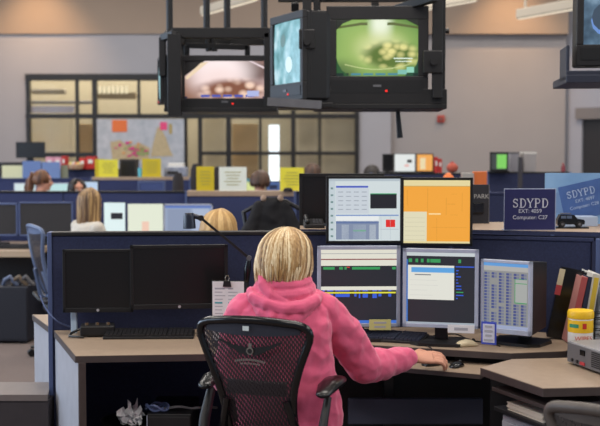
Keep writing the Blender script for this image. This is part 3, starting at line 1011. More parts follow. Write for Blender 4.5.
# --- far right rows
mon_px('black monitor edge left of the far white and orange screens', 382.5, 393.5, 154, 171, 13.6, 0, 1.345, items=[(0, 0, 1, 1, screenoff)], bezel=.02)
mon_px('far white-screened monitor with a black and red mark', 394, 415.5, 153.5, 172, 13.5, 0, 1.345, items=[(0, 0, 1, 1, E_(226, 230, 228)), (.62, .5, .85, .68, E_(30, 30, 30)), (.5, .3, .7, .38, E_(230, 110, 90))], bezel=.008)
mon_px('far orange-screened monitor beside the far white one', 416, 433.5, 153.5, 172, 13.5, 0, 1.345, items=[(0, 0, 1, 1, E_(240, 168, 84)), (.2, .1, .55, .8, E_(232, 214, 170))], bezel=.012)
mon_px('far monitor with a bright green screen in a dark deep case', 490, 508, 152, 171, 13.2, R(-8), 1.36, items=[(0, 0, 1, 1, E_(60, 66, 66)), (.35, .05, 1, .95, E_(126, 206, 96))], bezel=.02, depth=.2)
mon_px('pale teal screen just right of the white notice', 246, 258, 178, 194, 12.3, 0, .74, items=[(0, 0, 1, 1, E_(214, 222, 150)), (0, .78, 1, 1, E_(90, 140, 150))], bezel=.008)
mon_px('small blue monitor between the white notice and right yellow notice', 266, 281, 181, 193, 12.2, 0, .74, items=[(0, 0, 1, 1, E_(72, 98, 150)), (.2, .3, .8, .7, E_(30, 40, 70))], bezel=.01)

# ------------------------------------------------------------------ desks
def slab_desk(name, label, poly, z, th, extra=None, top=laminate, cat='desk'):
    cx = sum(p[0] for p in poly) / len(poly)
    cy_ = sum(p[1] for p in poly) / len(poly)
    t = thing(name, label, cat, (cx, cy_, 0))
    pl = [(p[0] - cx, p[1] - cy_) for p in poly]
    MB().prism(pl, z - th, z - .002).build('edge_band', edge, t, bevel=.004)
    pi = [(x * (1 - .004 / max(.1, math.hypot(x, y))), y * (1 - .004 / max(.1, math.hypot(x, y)))) for x, y in pl]
    MB().prism(pi, z - .003, z).build('worktop', top, t)
    if extra:
        extra(t, cx, cy_)
    return t


A0 = gz(75, 356, .74)
B0 = gz(330, 352, .74)
C0 = gz(346, 343.5, .74)
D0 = gz(511.5, 353.2, .74)
E0 = gz(566, 351, .74)
def main_extra(t, cx, cy_):
    d = V(-.47, 1.15, 0).normalized()
    a_ = V(A0.x + .012, A0.y + .01, 0) - V(cx, cy_, 0)
    b_ = V(PL.x + .02, PL.y - .02, 0) - V(cx, cy_, 0)
    nrm = V(d.y, -d.x, 0)
    vs = [a_, b_, b_ + nrm * .025, a_ + nrm * .025]
    MB().prism([(p.x, p.y) for p in vs], 0.0, .71).build('end_panel', panelgrey, t)
    q = a_ - nrm * .002
    vs = [q, q + nrm * .03, q + nrm * .03 - d * .02, q - d * .02]
    o = MB().prism([(p.x, p.y) for p in vs], 0, .71).build('end_panel_edge', edge, t)
    # modesty panel at the back and a low duct
    MB().box((.25, PL.y - .05 - cy_, .36), (1.9, .02, .66)).build('modesty_panel', dark, t)
    MB().box((.53 - cx, 5.12 - cy_, .42), (.62, .03, .12)).build('foot_rail', mat('blue_grey_rail', (62, 66, 84), .6), t, bevel=.005)
    for x, y in ((.9, -.1), (-.0, .1)):
        MB().box((x, y + .05, .355), (.05, .05, .71)).build('leg', darkmetal, t, bevel=.004)
slab_desk('desk', 'long tan desk with dark edging under the monitors, bending around the woman',
          [(A0.x, A0.y), (B0.x, B0.y), (C0.x, C0.y), (D0.x, D0.y), (E0.x, E0.y), (E0.x + .25, 5.28), (PR.x - .05, 5.33), (PM.x, PM.y - .01), (PL.x + .01, PL.y - .005)], .74, .03, main_extra)
# keyboard tray
T0, T1 = gz(405, 368, .68), gz(481, 374.5, .68)
dv = (T1 - T0).normalized()
nv = V(-dv.y, dv.x, 0)
T0 = T0 - dv * .26
slab_desk('keyboard_tray', 'lower tan tray with the mouse, pulled out under the desk edge', [(T0.x, T0.y), (T1.x, T1.y), (T1.x + nv.x * .26, T1.y + nv.y * .26), (T0.x + nv.x * .26, T0.y + nv.y * .26)], .68, .02,
          lambda t, cx, cy_: MB().bar((0, .06, .66), (0, .14, .71), .3, .02).build('slide_bracket', darkmetal, t), cat='tray')
# right front desk
RP = [gz(480, 367.5, .74), gz(543, 388.5, .74), gz(640, 386, .74)]
RB = [gz(640, 357, .74), gz(569, 357.5, .74), gz(511, 359, .74)]
def right_extra(t, cx, cy_):
    MB().box((.33, -.12, .36), (.42, .02, .7)).build('side_panel', mat('taupe_panel', (134, 122, 114), .6), t)
    MB().box((.15, .26, .36), (.8, .02, .66)).build('modesty_panel', dark, t)
slab_desk('desk', 'tan angular desk corner at the right, carrying the grey box', [(p.x, p.y) for p in RP + RB], .74, .032, right_extra)
# pedestal under right desk, parallel to its slanted edge
q0, q1 = gz(480, 367.5, .74), gz(543, 388.5, .74)
dv2 = (q1 - q0).normalized()
ang2 = math.atan2(dv2.y, dv2.x)
Mid = q0.lerp(q1, .52)
nn = V(-dv2.y, dv2.x, 0)
pc = V(Mid.x, Mid.y, 0) + nn * .06
fc = thing('file_cabinet', 'pale grey file cabinet under the right desk', 'cabinet', pc, ang2)
MB().box((.03, .15, .28), (.36, .30, .56)).build('body', panelgrey, fc, bevel=.004)
MB().box((.03, -.004, .42), (.34, .012, .24)).build('drawer', panelgrey, fc, bevel=.003)
MB().box((.03, -.004, .16), (.34, .012, .24)).build('drawer', panelgrey, fc, bevel=.003)
for z in (.48, .22):
    MB().box((.03, -.014, z), (.1, .012, .012)).build('handle', silverdark, fc)
sh = thing('shelf_tray', 'dark two-level shelf slung under the right desk corner', 'shelf', pc + V(0, 0, .575), ang2)
MB().box((.02, .11, .008), (.38, .28, .016)).build('lower_shelf', dark, sh, bevel=.002)
MB().box((.02, .10, .088), (.38, .28, .016)).build('upper_shelf', edge, sh, bevel=.002)
for x in (-.16, .2):
    MB().box((x, .2, .048), (.012, .08, .08)).build('bracket', darkmetal, sh)
wp = thing('paper_stack', 'white stack of papers on the shelf under the right desk', 'paper', pc + V(0, 0, .591) + nn * .0, ang2)
mb = MB()
for k in range(8):
    mb.box((.02 + rng.uniform(-.004, .004), .09 + rng.uniform(-.004, .004), .002 + k * .004), (.24, .2, .0036))
mb.build('sheets', mat('cream_paper', (226, 216, 200), .7), wp)
# small return desk beyond the divider end
def back_extra(t, cx, cy_):
    d = V(-.44, 1.15, 0).normalized()
    a_ = V(a1.x + .01, a1.y - .0, 0) - V(cx, cy_, 0)
    b_ = V(a2.x + .01, a2.y, 0) - V(cx, cy_, 0)
    n_ = V(d.y, -d.x, 0)
    MB().prism([(p.x, p.y) for p in (a_, b_, b_ + n_ * .025, a_ + n_ * .025)], 0, .71).build('end_panel', panelgrey, t)
a1, a2 = gz(49, 331.5, .74), gz(32, 314.5, .74)
a1 = V(PL.x - .02, PL.y + .06, 0)
slab_desk('desk', 'tan desk end just beyond the tall blue divider edge', [(a1.x, a1.y), (a2.x, a2.y), (a2.x + 1.2, a2.y + .02), (a1.x + 1.2, a1.y + .03)], .74, .03, back_extra)
# low cabinet bottom left
lc = gz(48, 394.5, .45)
lt = thing('low_cabinet', 'low dark cabinet with a grey-brown top at the bottom left corner', 'cabinet', (lc.x - .3, lc.y + .14, 0))
MB().box((0, 0, .21), (.6, .27, .42)).build('body', mat('charcoal_laminate', (58, 52, 54), .6, var=.06), lt, bevel=.003)
MB().prism([(-.31, -.145), (.3, -.145), (.25, .15), (-.31, .15)], .42, .45).build('top', mat('grey_brown_laminate', (118, 108, 104), .5, var=.05), lt, bevel=.004)
# row two desks
def tail(t, cx, cy_):
    MB().box((0, .3, .35), (2.2, .03, .7)).build('modesty_panel', dark, t)
d2 = slab_desk('desk', 'pale-edged desk at the left edge under the blank second-row monitors', [(ppx(-70, 10), 9.75), (ppx(44, 10), 9.75), (ppx(46, 10.6), 10.85), (ppx(-70, 10.6), 10.85)], .74, .05, tail)
d2.children[0].data.materials[0] = mat('pale_edge', (190, 168, 142), .5)
slab_desk('desk', 'long second-row desk under the bright screens', [(ppx(60, 10), 9.9), (ppx(300, 10), 9.9), (ppx(300, 10.6), 10.85), (ppx(60, 10.6), 10.85)], .74, .03)
slab_desk('desk', 'third-row desk under the pale screens behind the ponytailed woman', [(ppx(-20, 13), 12.9), (ppx(135, 13), 12.9), (ppx(135, 13.8), 13.8), (ppx(-20, 13.8), 13.8)], .74, .03)
slab_desk('desk', 'desk beyond the two yellow notices, under the teal and blue screens', [(ppx(196, 12), 11.9), (ppx(310, 12), 11.9), (ppx(310, 12.8), 12.8), (ppx(196, 12.8), 12.8)], .74, .03)
tcab = thing('tall_cabinet', 'tall dark cabinet behind the binders, under the high black monitor', 'cabinet', (ppx(30, 16.4), 16.5, 0))
MB().box((0, 0, .72), (.9, .4, 1.44)).build('body', dark, tcab, bevel=.005)
for x in (-.22, .22):
    MB().box((x, -.205, .72), (.42, .012, 1.38)).build('door', dark, tcab, bevel=.003)

# ------------------------------------------------------------------ chairs
meshmat = see_through('black_chair_mesh', (40, 33, 38), .76, 44)
def office_chair(label, loc, rz, frame_m=blackgloss, mesh_m=None, arms=True, bw=.43, top=1.0, group='mesh office chairs', emblem=False, seat_z=.46, ftr=.0155, base_m=None):
    mesh_m = mesh_m or meshmat
    t = thing('office_chair', label, 'chair', loc, rz, group)
    # star base
    for k in range(5):
        a_ = k * 2 * math.pi / 5 + .3
        e = V(math.cos(a_) * .3, math.sin(a_) * .3, .075)
        lg = MB().tube([V(0, 0, .11), e], [.03, .018], 8, flat=.7).build('leg', base_m or frame_m, t, smooth=True)
        MB().tube([e + V(-.02, 0, -.045), e + V(.02, 0, -.045)], .029, 12).build('caster', black, lg)
    MB().tube([(0, 0, .08), (0, 0, seat_z - .08)], .028, 12).build('column', darkmetal, t, smooth=True)
    MB().box((0, -.03, seat_z - .06), (.2, .28, .06)).build('mechanism', black, t, bevel=.015)
    # seat
    def sp(u, v):
        x = (u - .5) * .5
        y = (v - .5) * .44
        z = seat_z + .03 * (2 * u - 1) ** 2 - .035 * max(0, v - .7) / .3
        return V(x, y + .02, z)
    n = 12
    ring = [sp(i / n, 0) for i in range(n)] + [sp(1, i / n) for i in range(n)] + [sp(1 - i / n, 1) for i in range(n)] + [sp(0, 1 - i / n) for i in range(n)]
    MB().tube(ring, .014, 8, close=True).build('seat_frame', base_m or frame_m, t, smooth=True)
    MB().add([sp(i / n, j / n) for j in range(n + 1) for i in range(n + 1)], [(j * (n + 1) + i, j * (n + 1) + i + 1, (j + 1) * (n + 1) + i + 1, (j + 1) * (n + 1) + i) for j in range(n) for i in range(n)]).build('seat', mesh_m, t, smooth=True)
    # backrest: half widths down the height
    H = top - seat_z
    hw = [(0, .30), (.2, .30), (.42, .315), (.56, .35), (.70, .405), (.80, .45), (.88, .485), (.94, .495), (.98, .455), (1.0, .38)]
    def hwf(f):
        for (a_, b_), (c_, d_) in zip(hw, hw[1:]):
            if f <= c_:
                return (b_ + (d_ - b_) * (f - a_) / (c_ - a_)) * bw
        return hw[-1][1] * bw
    def yb(f, u):    # depth of the back shell
        return -.13 - .15 * f - .03 * math.sin(min(1, f) * math.pi) + .035 * (u * 2) ** 2
    zof = lambda f: seat_z + .02 + (H - .02) * f
    fl = [0, .08, .14, .22, .28, .36, .45, .54, .62, .7, .76, .83, .88, .92, .95, .97, .985, 1.0]
    left = [V(-hwf(f), yb(f, -hwf(f) / bw), zof(f)) for f in fl]
    right = [V(hwf(f), yb(f, hwf(f) / bw), zof(f)) for f in reversed(fl)]
    topc = [V(x * bw, yb(1, x), zof(1) + .012 * (1 - (x / .36) ** 2)) for x in (-.24, -.12, 0, .12, .24)]
    MB().tube(left + topc + right, ftr, 10, close=True).build('back_frame', frame_m, t, smooth=True)
    vs, fs = [], []
    n = 14
    for f in fl:
        for i in range(n + 1):
            u = 2 * i / n - 1
            x = u * hwf(f)
            vs.append(V(x, yb(f, x / bw), zof(f) + (.012 * (1 - u * u) if f == 1 else 0)))
    for j in range(len(fl) - 1):
        for i in range(n):
            fs.append((j * (n + 1) + i, j * (n + 1) + i + 1, (j + 1) * (n + 1) + i + 1, (j + 1) * (n + 1) + i))
    MB().add(vs, fs).build('back_mesh', mesh_m, t, smooth=True)
    if emblem:
        lv, lf_ = [], []
        for i in range(9):
            x = (i / 8 - .5) * .235
            for z in (.0, .012, .045, .055):
                lv.append(V(x, yb(.5, x / bw) + (.012 if z in (.0, .055) else .004), zof(.46) + z))
        for i in range(8):
            for q in range(3):
                lf_.append((i * 4 + q, (i + 1) * 4 + q, (i + 1) * 4 + q + 1, i * 4 + q + 1))
        ol = MB().add(lv, lf_).build('lumbar_pad', black, t, smooth=True)
        sm = ol.modifiers.new('s', 'SOLIDIFY')
        sm.thickness = .012
    # solid headband under the top rail
    hb = MB()
    pts_t = [V(x * bw, yb(.98, x) - .004, zof(1) - .004 + .012 * (1 - (x / .45) ** 2)) for x in (-.42, -.3, -.15, 0, .15, .3, .42)]
    pts_b = [V(x * bw, yb(.93, x) - .004, zof(.93) - .012 * (1 - (x / .45) ** 2)) for x in (-.42, -.3, -.15, 0, .15, .3, .42)]
    k = len(pts_t)
    vs = pts_b + pts_t + [p + V(0, .008, 0) for p in pts_b] + [p + V(0, .008, 0) for p in pts_t]
    fs = [(i, i + 1, k + i + 1, k + i) for i in range(k - 1)] + [(2 * k + i + 1, 2 * k + i, 3 * k + i, 3 * k + i + 1) for i in range(k - 1)]
    fs += [(k + i, k + i + 1, 3 * k + i + 1, 3 * k + i) for i in range(k - 1)] + [(i + 1, i, 2 * k + i, 2 * k + i + 1) for i in range(k - 1)] + [(0, k, 3 * k, 2 * k), (k - 1, 3 * k - 1, 4 * k - 1, 2 * k - 1)]
    hb.add(vs, fs).build('headband', mat('slate_plastic', (44, 48, 60), .4) if frame_m is blackgloss else frame_m, t, smooth=True)
    # back support spine and lumbar pad
    MB().tube([(-.08, -.05, seat_z - .05), (-.17 * bw / .43, -.165, seat_z + .02), (-.27 * bw, -.222, seat_z + .24)], [.02, .02, .014], 8).tube([(.08, -.05, seat_z - .05), (.17 * bw / .43, -.165, seat_z + .02), (.27 * bw, -.222, seat_z + .24)], [.02, .02, .014], 8).build('back_support', frame_m, t, smooth=True)
    if arms:
        for sx in (-1, 1):
            MB().tube([(sx * .12, -.22, seat_z - .02), (sx * .23, -.22, seat_z + .0), (sx * .238, -.16, seat_z + .14), (sx * .238, -.1, seat_z + .24)], [.02, .024, .022, .018], 10, flat=.8).build('arm_support', dark, t, smooth=True)
            MB().tube([(sx * .238, -.15, seat_z + .265), (sx * .237, -.09, seat_z + .28), (sx * .23, .0, seat_z + .28), (sx * .225, .06, seat_z + .275)], [.03, .042, .045, .035], 14, flat=.5, round_=True, up=(0, 0, 1)).build('armrest', mat('armrest_rubber', (12, 12, 13), .28), t, smooth=True)
            MB().tube([(sx * .215, -.25, seat_z + .02), (sx * .215, -.268, seat_z + .02)], .024, 12).build('adjuster_knob', dark, t, smooth=True)
    if emblem:
        M0 = Matrix.Translation((.0, yb(.8, 0) - .012, zof(.79)))
        MB().box((-.012, yb(.95, 0) - .016, zof(.965)), (.024, .002, .017)).build('label_tag', mat('tag_white', (206, 216, 216), .6), t)
        e = MB()
        for sx in (-1, 1):
            for k in range(8):      # feathers, longest at the top
                f = k / 7
                L_ = .112 - .085 * f
                x0 = .012
                z0_ = .012 - .024 * f
                tipz = z0_ + .030 - .022 * f
                P = [(x0, z0_ - .004), (x0 + L_ * .55, z0_ + .006), (x0 + L_, tipz - .003), (x0 + L_ * .98, tipz + .004), (x0 + L_ * .5, z0_ + .015), (x0, z0_ + .006)]
                vs_ = [(sx * a_, -.0003 * k, b_) for a_, b_ in P]
                e.add(vs_, [tuple(range(6)) if sx > 0 else tuple(reversed(range(6)))], 0, M0)
        MR2 = Matrix.Rotation(math.pi / 2, 4, 'X')
        e.lathe([(.014, 0), (.014, .001)], 14, mi=1, M=M0 @ Matrix.Translation((0, -.004, .006)) @ MR2)
        e.lathe([(.009, 0), (.009, .001)], 12, mi=0, M=M0 @ Matrix.Translation((0, -.0055, .006)) @ MR2)
        e.box((0, -.003, .026), (.012, .001, .016), 1, M0)
        for k in range(15):
            u = (k - 7) / 7
            e.box((u * .056, -.004, -.026 - .007 * u * u), (.0056, .001, .008), 1, M0)
            if abs(u) < .8:
                e.box((u * .05, -.004, -.040 - .004 * u * u), (.004, .001, .006), 1, M0)
        e.build('emblem', [mat('emblem_black', (12, 11, 14), .6), mat('emblem_grey', (112, 106, 100), .6)], t)
    return t


CY = 4.32
cp = pt(256, 400, CY)
office_chair('black mesh-backed office chair in which the woman in pink sits', (pt(278, 400, CY).x, CY, 0), R(-20), emblem=True, bw=.44, top=.992)
office_chair('blue-grey office chair seen side-on beyond the tall divider edge', (pt(31, 250, 8.6).x + .25, 8.72, 0), R(-62), frame_m=mat('blue_grey_frame', (96, 112, 144), .4), base_m=black, arms=False, top=1.03, bw=.42)
taupe = mat('taupe_chair_frame', (84, 76, 70), .5, var=.06)
office_chair('taupe-framed chair with dark mesh back at the bottom right corner', (pt(592, 400, 3.75).x + .13, 3.74, 0), R(-40), frame_m=taupe, mesh_m=see_through('taupe_chair_mesh', (62, 54, 50), .95, 26), arms=False, top=.785, bw=.36, seat_z=.38, ftr=.02)

# ------------------------------------------------------------------ people
skin = mat('skin', (206, 148, 122), .55, var=.05, scale=12)
lips = mat('lips', (150, 80, 74), .5)
eyew = mat('eye_white', (220, 215, 210), .3)
eyed = mat('iris', (50, 40, 34), .2)


def hairmat(name, c1, c2, c3):
    m = bpy.data.materials.new(name)
    m.use_nodes = True
    nt = m.node_tree
    b = nt.nodes['Principled BSDF']
    b.inputs['Roughness'].default_value = .5
    g = nt.nodes.new('ShaderNodeNewGeometry')
    tc = nt.nodes.new('ShaderNodeTexCoord')
    n = nt.nodes.new('ShaderNodeTexNoise')
    mp = nt.nodes.new('ShaderNodeMapping')
    mp.inputs['Scale'].default_value = (160, 160, 9)
    nt.links.new(tc.outputs['Object'], mp.inputs['Vector'])
    nt.links.new(mp.outputs[0], n.inputs['Vector'])
    n.inputs['Scale'].default_value = 1
    ad = nt.nodes.new('ShaderNodeMath')
    ad.operation = 'MULTIPLY_ADD'
    ad.inputs[1].default_value = .55
    nt.links.new(g.outputs['Random Per Island'], ad.inputs[0])
    m2 = nt.nodes.new('ShaderNodeMath')
    m2.operation = 'MULTIPLY'
    m2.inputs[1].default_value = .55
    nt.links.new(n.outputs['Fac'], m2.inputs[0])
    nt.links.new(m2.outputs[0], ad.inputs[2])
    r = nt.nodes.new('ShaderNodeValToRGB')
    r.color_ramp.elements[0].color = lin(c1)
    r.color_ramp.elements[0].position = .15
    r.color_ramp.elements[1].color = lin(c3)
    r.color_ramp.elements[1].position = .85
    e = r.color_ramp.elements.new(.5)
    e.color = lin(c2)
    nt.links.new(ad.outputs[0], r.inputs['Fac'])
    nt.links.new(r.outputs['Color'], b.inputs['Base Color'])
    MATS[name] = m
    return m


def head_mesh(mb, c, RM):
    """RM: 3x3 head rotation, face along +y"""
    T = lambda x, y, z: Vector(c) + RM @ V(x, y, z)
    mb.ball(T(0, -.01, .02), (.074, .093, .09), rot=RM, n=20)
    mb.ball(T(0, .02, -.035), (.06, .068, .075), rot=RM, n=18)
    mb.ball(T(0, .055, -.085), (.03, .028, .022), rot=RM)
    mb.ball(T(0, .07, .03), (.05, .02, .03), rot=RM)
    mb.tube([T(0, .082, .008), T(0, .1, -.02), T(0, .106, -.033)], [.008, .011, .013], 8, round_=True)
    for s in (-1, 1):
        mb.ball(T(s * .012, .094, -.036), .008, rot=RM, n=8)
        mb.ball(T(s * .075, -.005, -.01), (.01, .02, .032), rot=RM, n=10)
        mb.ball(T(s * .035, .062, -.028), (.024, .022, .022), rot=RM, n=10)
    mb.ball(T(0, .083, -.058), (.024, .009, .009), rot=RM, n=10)


def face_parts(t, c, RM):
    T = lambda x, y, z: Vector(c) + RM @ V(x, y, z)
    for s in (-1, 1):
        e = MB().ball(T(s * .03, .082, .0), (.014, .009, .009), rot=RM).build('eye', eyew, t, smooth=True)
        MB().ball(T(s * .03, .089, .0), (.006, .004, .006), rot=RM).build('iris', eyed, e, smooth=True)
        MB().tube([T(s * .014, .092, .02), T(s * .03, .095, .026), T(s * .05, .083, .02)], .004, 6, flat=.6).build('eyebrow', mat('brow', (110, 84, 60), .8), t)
    MB().ball(T(0, .089, -.059), (.021, .006, .006), rot=RM).build('lips', lips, t, smooth=True)


def hair_bob(t, c, RM, m, width=.112, n=170, layers=2, seed=1, face_gap=58, flare=1.0, name='hair', zbot=-.09, back=.112, wid=.0085, rough=1.0, top=.1):
    rg = random.Random(seed)
    T = lambda x, y, z: Vector(c) + RM @ V(x, y, z)
    mb = MB()
    rs = []
    for i in range(14):
        f = i / 13
        ph = math.pi / 2 * (1 - f / .6) if f < .6 else 0
        g_ = max(0, (f - .6) / .4)
        rr = math.cos(ph) * (1 - .12 * g_)
        z = .015 + top * .96 * math.sin(ph) + (zbot + .025 - .015) * g_
        ring = []
        for j in range(32):
            a_ = 2 * math.pi * j / 32
            x, y = math.cos(a_) * (width - .012) * rr, math.sin(a_) * (back - .014) * rr - .012
            if z < .06:
                y = min(y, .05 - .04 * g_)
            ring.append(T(x, y, z))
        rs.append(ring)
    mb.rings(rs)
    for L_ in range(layers):
        for k in range(n):
            fa = face_gap
            a_ = R(90 + fa) + R(360 - 2 * fa) * (k + rg.random()) / n
            clump = noise.noise(V(math.cos(a_) * 3.2, math.sin(a_) * 3.2, seed * 3.1 + L_ * .7))
            fine = noise.noise(V(math.cos(a_) * 9, math.sin(a_) * 9, seed * 1.3))
            dy = math.sin(a_)
            off = .0025 * L_ + rg.uniform(-.002, .003) + .007 * clump * rough
            pts_, rad = [], []
            zb = zbot + rg.uniform(-.010, .010) + .02 * fine * rough + (.015 if dy > .0 else 0)
            swirl = rg.uniform(-.16, .16) + .5 * fine * rough
            kick = rg.uniform(-.01, .012) + .012 * clump
            lift = rg.uniform(0, .35)
            cx_, cy_ = .014 * rough, .01
            for i in range(12):
                f = i / 11
                if f < .55:
                    ph = math.pi / 2 * (1 - f / .55)
                    rr, z = math.cos(ph), .018 + (top + off) * math.sin(ph)
                    g_ = 0
                else:
                    g_ = (f - .55) / .45
                    rr, z = 1 + .07 * math.sin(g_ * 2.6) * flare - .16 * g_ * g_, .018 + (zb - .018) * g_
                aa = a_ + swirl * f
                r_add = off * min(1, f * 3) + kick * g_ ** 3
                x = math.cos(aa) * (width + r_add) * rr + cx_ * (1 - f) ** 2
                y = math.sin(aa) * (back + r_add) * rr - .012 + cy_ * (1 - f)
                pts_.append(T(x, y, z))
                rad.append(wid * (.45 + .9 * math.sin(math.pi * min(1, f * .8 + .12))))
            rad[-1] = .001
            rad[-2] *= .6
            mb.tube(pts_, rad, 5, flat=.5)
    return mb.build(name, m, t, smooth=True)


def fold(freq, amp, seed=0, anis=(1, 1, 1)):
    s_ = V(seed, seed * 1.7, 0)
    def f(p):
        q = V(p.x * anis[0], p.y * anis[1], p.z * anis[2]) * freq + s_
        return amp * (1 - 2 * abs(noise.noise(q))) * .6 + amp * .5 * noise.noise(q * 2.1)
    return f


def hand(mb, wrist, direction, palm_n, side=1, curl=.5, s=1.0, fist=False):
    """fingers and thumb; direction = along the hand, palm_n = out of the back of the hand"""
    d = Vector(direction).normalized()
    n_ = (Vector(palm_n) - d * d.dot(palm_n)).normalized()
    x = d.cross(n_) * side       # towards the thumb side
    W = Vector(wrist)
    secs = []
    for f, hw_, ht in ((-.01, .026, .02), (.02, .031, .018), (.05, .038, .016), (.085, .04, .014)):
        cc = W + d * f * s
        secs.append([cc + x * hw_ * s * math.cos(2 * math.pi * j / 14) + n_ * ht * s * math.sin(2 * math.pi * j / 14) for j in range(14)])
    mb.rings(secs)
    for k, (off, ln) in enumerate(((.029, .07), (.010, .078), (-.010, .073), (-.028, .058))):
        p0 = W + d * .07 * s + x * off * s * .9
        p1 = W + d * .092 * s + x * off * s
        ang = curl * .55
        dirs = []
        a_ = ang * .3
        pts_ = [p0, p1]
        cur = p1
        for seg, fr_ in ((.42, 1), (.33, 2), (.25, 3)):
            dd_ = d * math.cos(a_) - n_ * math.sin(a_) + x * off * 1.2
            cur = cur + dd_.normalized() * ln * seg * s
            pts_.append(cur)
            a_ += ang
        mb.tube(pts_, [.010 * s, .0098 * s, .0088 * s, .0082 * s, .0072 * s], 8, round_=True)
    tb = W + d * .025 * s + x * .022 * s
    t1 = tb + (d * .5 + x * .75 - n_ * .2).normalized() * .034 * s
    t2 = t1 + (d * .85 + x * .3 - n_ * .4).normalized() * .03 * s
    t3 = t2 + (d * .95 + x * .0 - n_ * .4).normalized() * .022 * s
    mb.tube([tb, t1, t2, t3], [.014 * s, .0125 * s, .0105 * s, .009 * s], 8, round_=True)


# ---- the woman in pink
WX, WY = pt(283, 300, 4.45).x, 4.40
wm = thing('person', 'person in a pink hooded sweatshirt seated from behind, hand on the mouse', 'person', (WX, WY, 0))
HC = V(.004, .035, 1.188)          # head centre, local
HR = (Matrix.Rotation(R(-14), 3, 'Z') @ Matrix.Rotation(R(-10), 3, 'X'))
shR, shL = V(.158, .03, .995), V(-.148, .01, .995)
elR = V(pt(366, 370, 4.55).x - WX, .15, .735)
wrR = gz(411, 356, .725) - V(WX, WY, 0)
wrR = V(pt(410, 358, 4.72).x - WX, 4.72 - WY, .745)
elL, wrL = V(-.212, -.02, .73), V(-.12, .26, .655)
body = MB()
head_mesh(body, HC, HR)
body.tube([HC + V(0, -.01, -.06), V(0, .0, 1.06), V(0, -.01, 1.0)], [.052, .055, .07], 14)
body.ovals([(V(0, 0, .50), .15, .10), (V(0, -.01, .60), .145, .105), (V(0, -.015, .75), .125, .09), (V(0, -.01, .9), .15, .1), (V(0, .0, .98), .15, .085), (V(0, .0, 1.03), .08, .06)])
for s_, sh_, el_, wr_ in ((1, shR, elR, wrR), (-1, shL, elL, wrL)):
    body.tube([sh_, el_], [.046, .037], 12, round_=True)
    body.tube([el_, el_.lerp(wr_, .4), wr_], [.038, .036, .026], 12, round_=True)
hdir = (gz(440, 361, .70) - V(WX, WY, 0) - wrR)
hand(body, wrR, V(hdir.x, .01, -.004), V(-.1, -.45, 1), side=-1, curl=1.15, s=1.12)
hand(body, wrL, V(.3, .5, -.22), V(0, 0, 1), side=1, curl=.8, s=.95)
for s_ in (-1, 1):
    hip, kn, an = V(s_ * .085, .03, .56), V(s_ * .12, .43, .555), V(s_ * .13, .40, .12)
    body.tube([hip, kn], [.082, .058], 14, round_=True)
    body.tube([kn, kn.lerp(an, .35), an], [.056, .054, .036], 14, round_=True)
organic(body, 'body', skin, wm, .0035, 5)
face_parts(wm, HC, HR)
# trousers and shoes
tr_ = MB()
tr_.ovals([(V(0, .0, .48), .165, .13), (V(0, 0, .53), .17, .135), (V(0, 0, .6), .155, .12)])
for s_ in (-1, 1):
    tr_.tube([V(s_ * .085, .03, .56), V(s_ * .12, .43, .555)], [.095, .072], 16, round_=True)
    tr_.tube([V(s_ * .12, .43, .555), V(s_ * .13, .40, .1)], [.072, .06], 16, round_=True)
organic(tr_, 'trousers', mat('black_trousers', (26, 25, 30), .85, var=.1), wm, .009, 4, fold(14, .004, 3))
for s_ in (-1, 1):
    so = MB().tube([V(s_ * .13, .37, .045), V(s_ * .135, .46, .045), V(s_ * .14, .55, .035)], [.042, .045, .034], 12, flat=.85, round_=True)
    so.build('shoe', black, wm, smooth=True)
# hoodie
pinkm = mat('pink_fleece', (224, 94, 130), .92, var=.06, scale=25, bump=.15, bscale=260, sheen=.3)
ho = MB()
ho.ovals([(V(.02, -.01, .50), .185, .13), (V(.025, -.012, .54), .205, .145), (V(.02, -.02, .64), .198, .135), (V(.012, -.03, .78), .182, .12), (V(0, -.03, .88), .186, .125), (V(.002, -.025, .95), .184, .118),
          (V(.004, -.015, .995), .168, .105), (V(-.003, -.005, 1.035), .135, .09), (V(0, .0, 1.062), .085, .07)])
for sh_, el_, wr_ in ((shR, elR, wrR), (shL, elL, wrL)):
    inn = Vector((sh_.x * .55, sh_.y, sh_.z + .005))
    ho.tube([inn, sh_ + V(0, 0, -.012)], [.072, .07], 16, round_=True)
    ho.tube([sh_ + V(0, 0, -.015), sh_.lerp(el_, .5) + V(.004, -.005, 0), el_], [.072, .071, .064], 16, round_=True)
    e2 = wr_.lerp(el_, .1)
    ho.tube([el_, el_.lerp(wr_, .4), el_.lerp(wr_, .72), e2], [.062, .058, .048, .040], 16, round_=True)
    dd_ = (wr_ - el_).normalized()
    for f_ in (.15, .33, .48, .62, .75):
        cc = el_.lerp(wr_, f_)
        rr = .064 - .026 * f_
        ho.ball(cc + V(0, 0, -.004), (rr * .5, rr * 1.02, rr * 1.05), rot=dd_.to_track_quat('X', 'Z').to_matrix(), n=16)
def hoodf(p):
    f1 = fold(15, .010, 1, (1, 1, .8))(p) + fold(6, .011, 5, (1, 1, 1.6))(p)
    return f1
organic(ho, 'sweatshirt', pinkm, wm, .0055, 5, hoodf)
# cuff at the mouse wrist
cf = MB()
c0, c1 = elR.lerp(wrR, .84), elR.lerp(wrR, .97)
cf.tube([c0, c0.lerp(c1, .3), c1], [.043, .037, .035], 20)
cf.build('cuff', pinkm, wm, smooth=True)
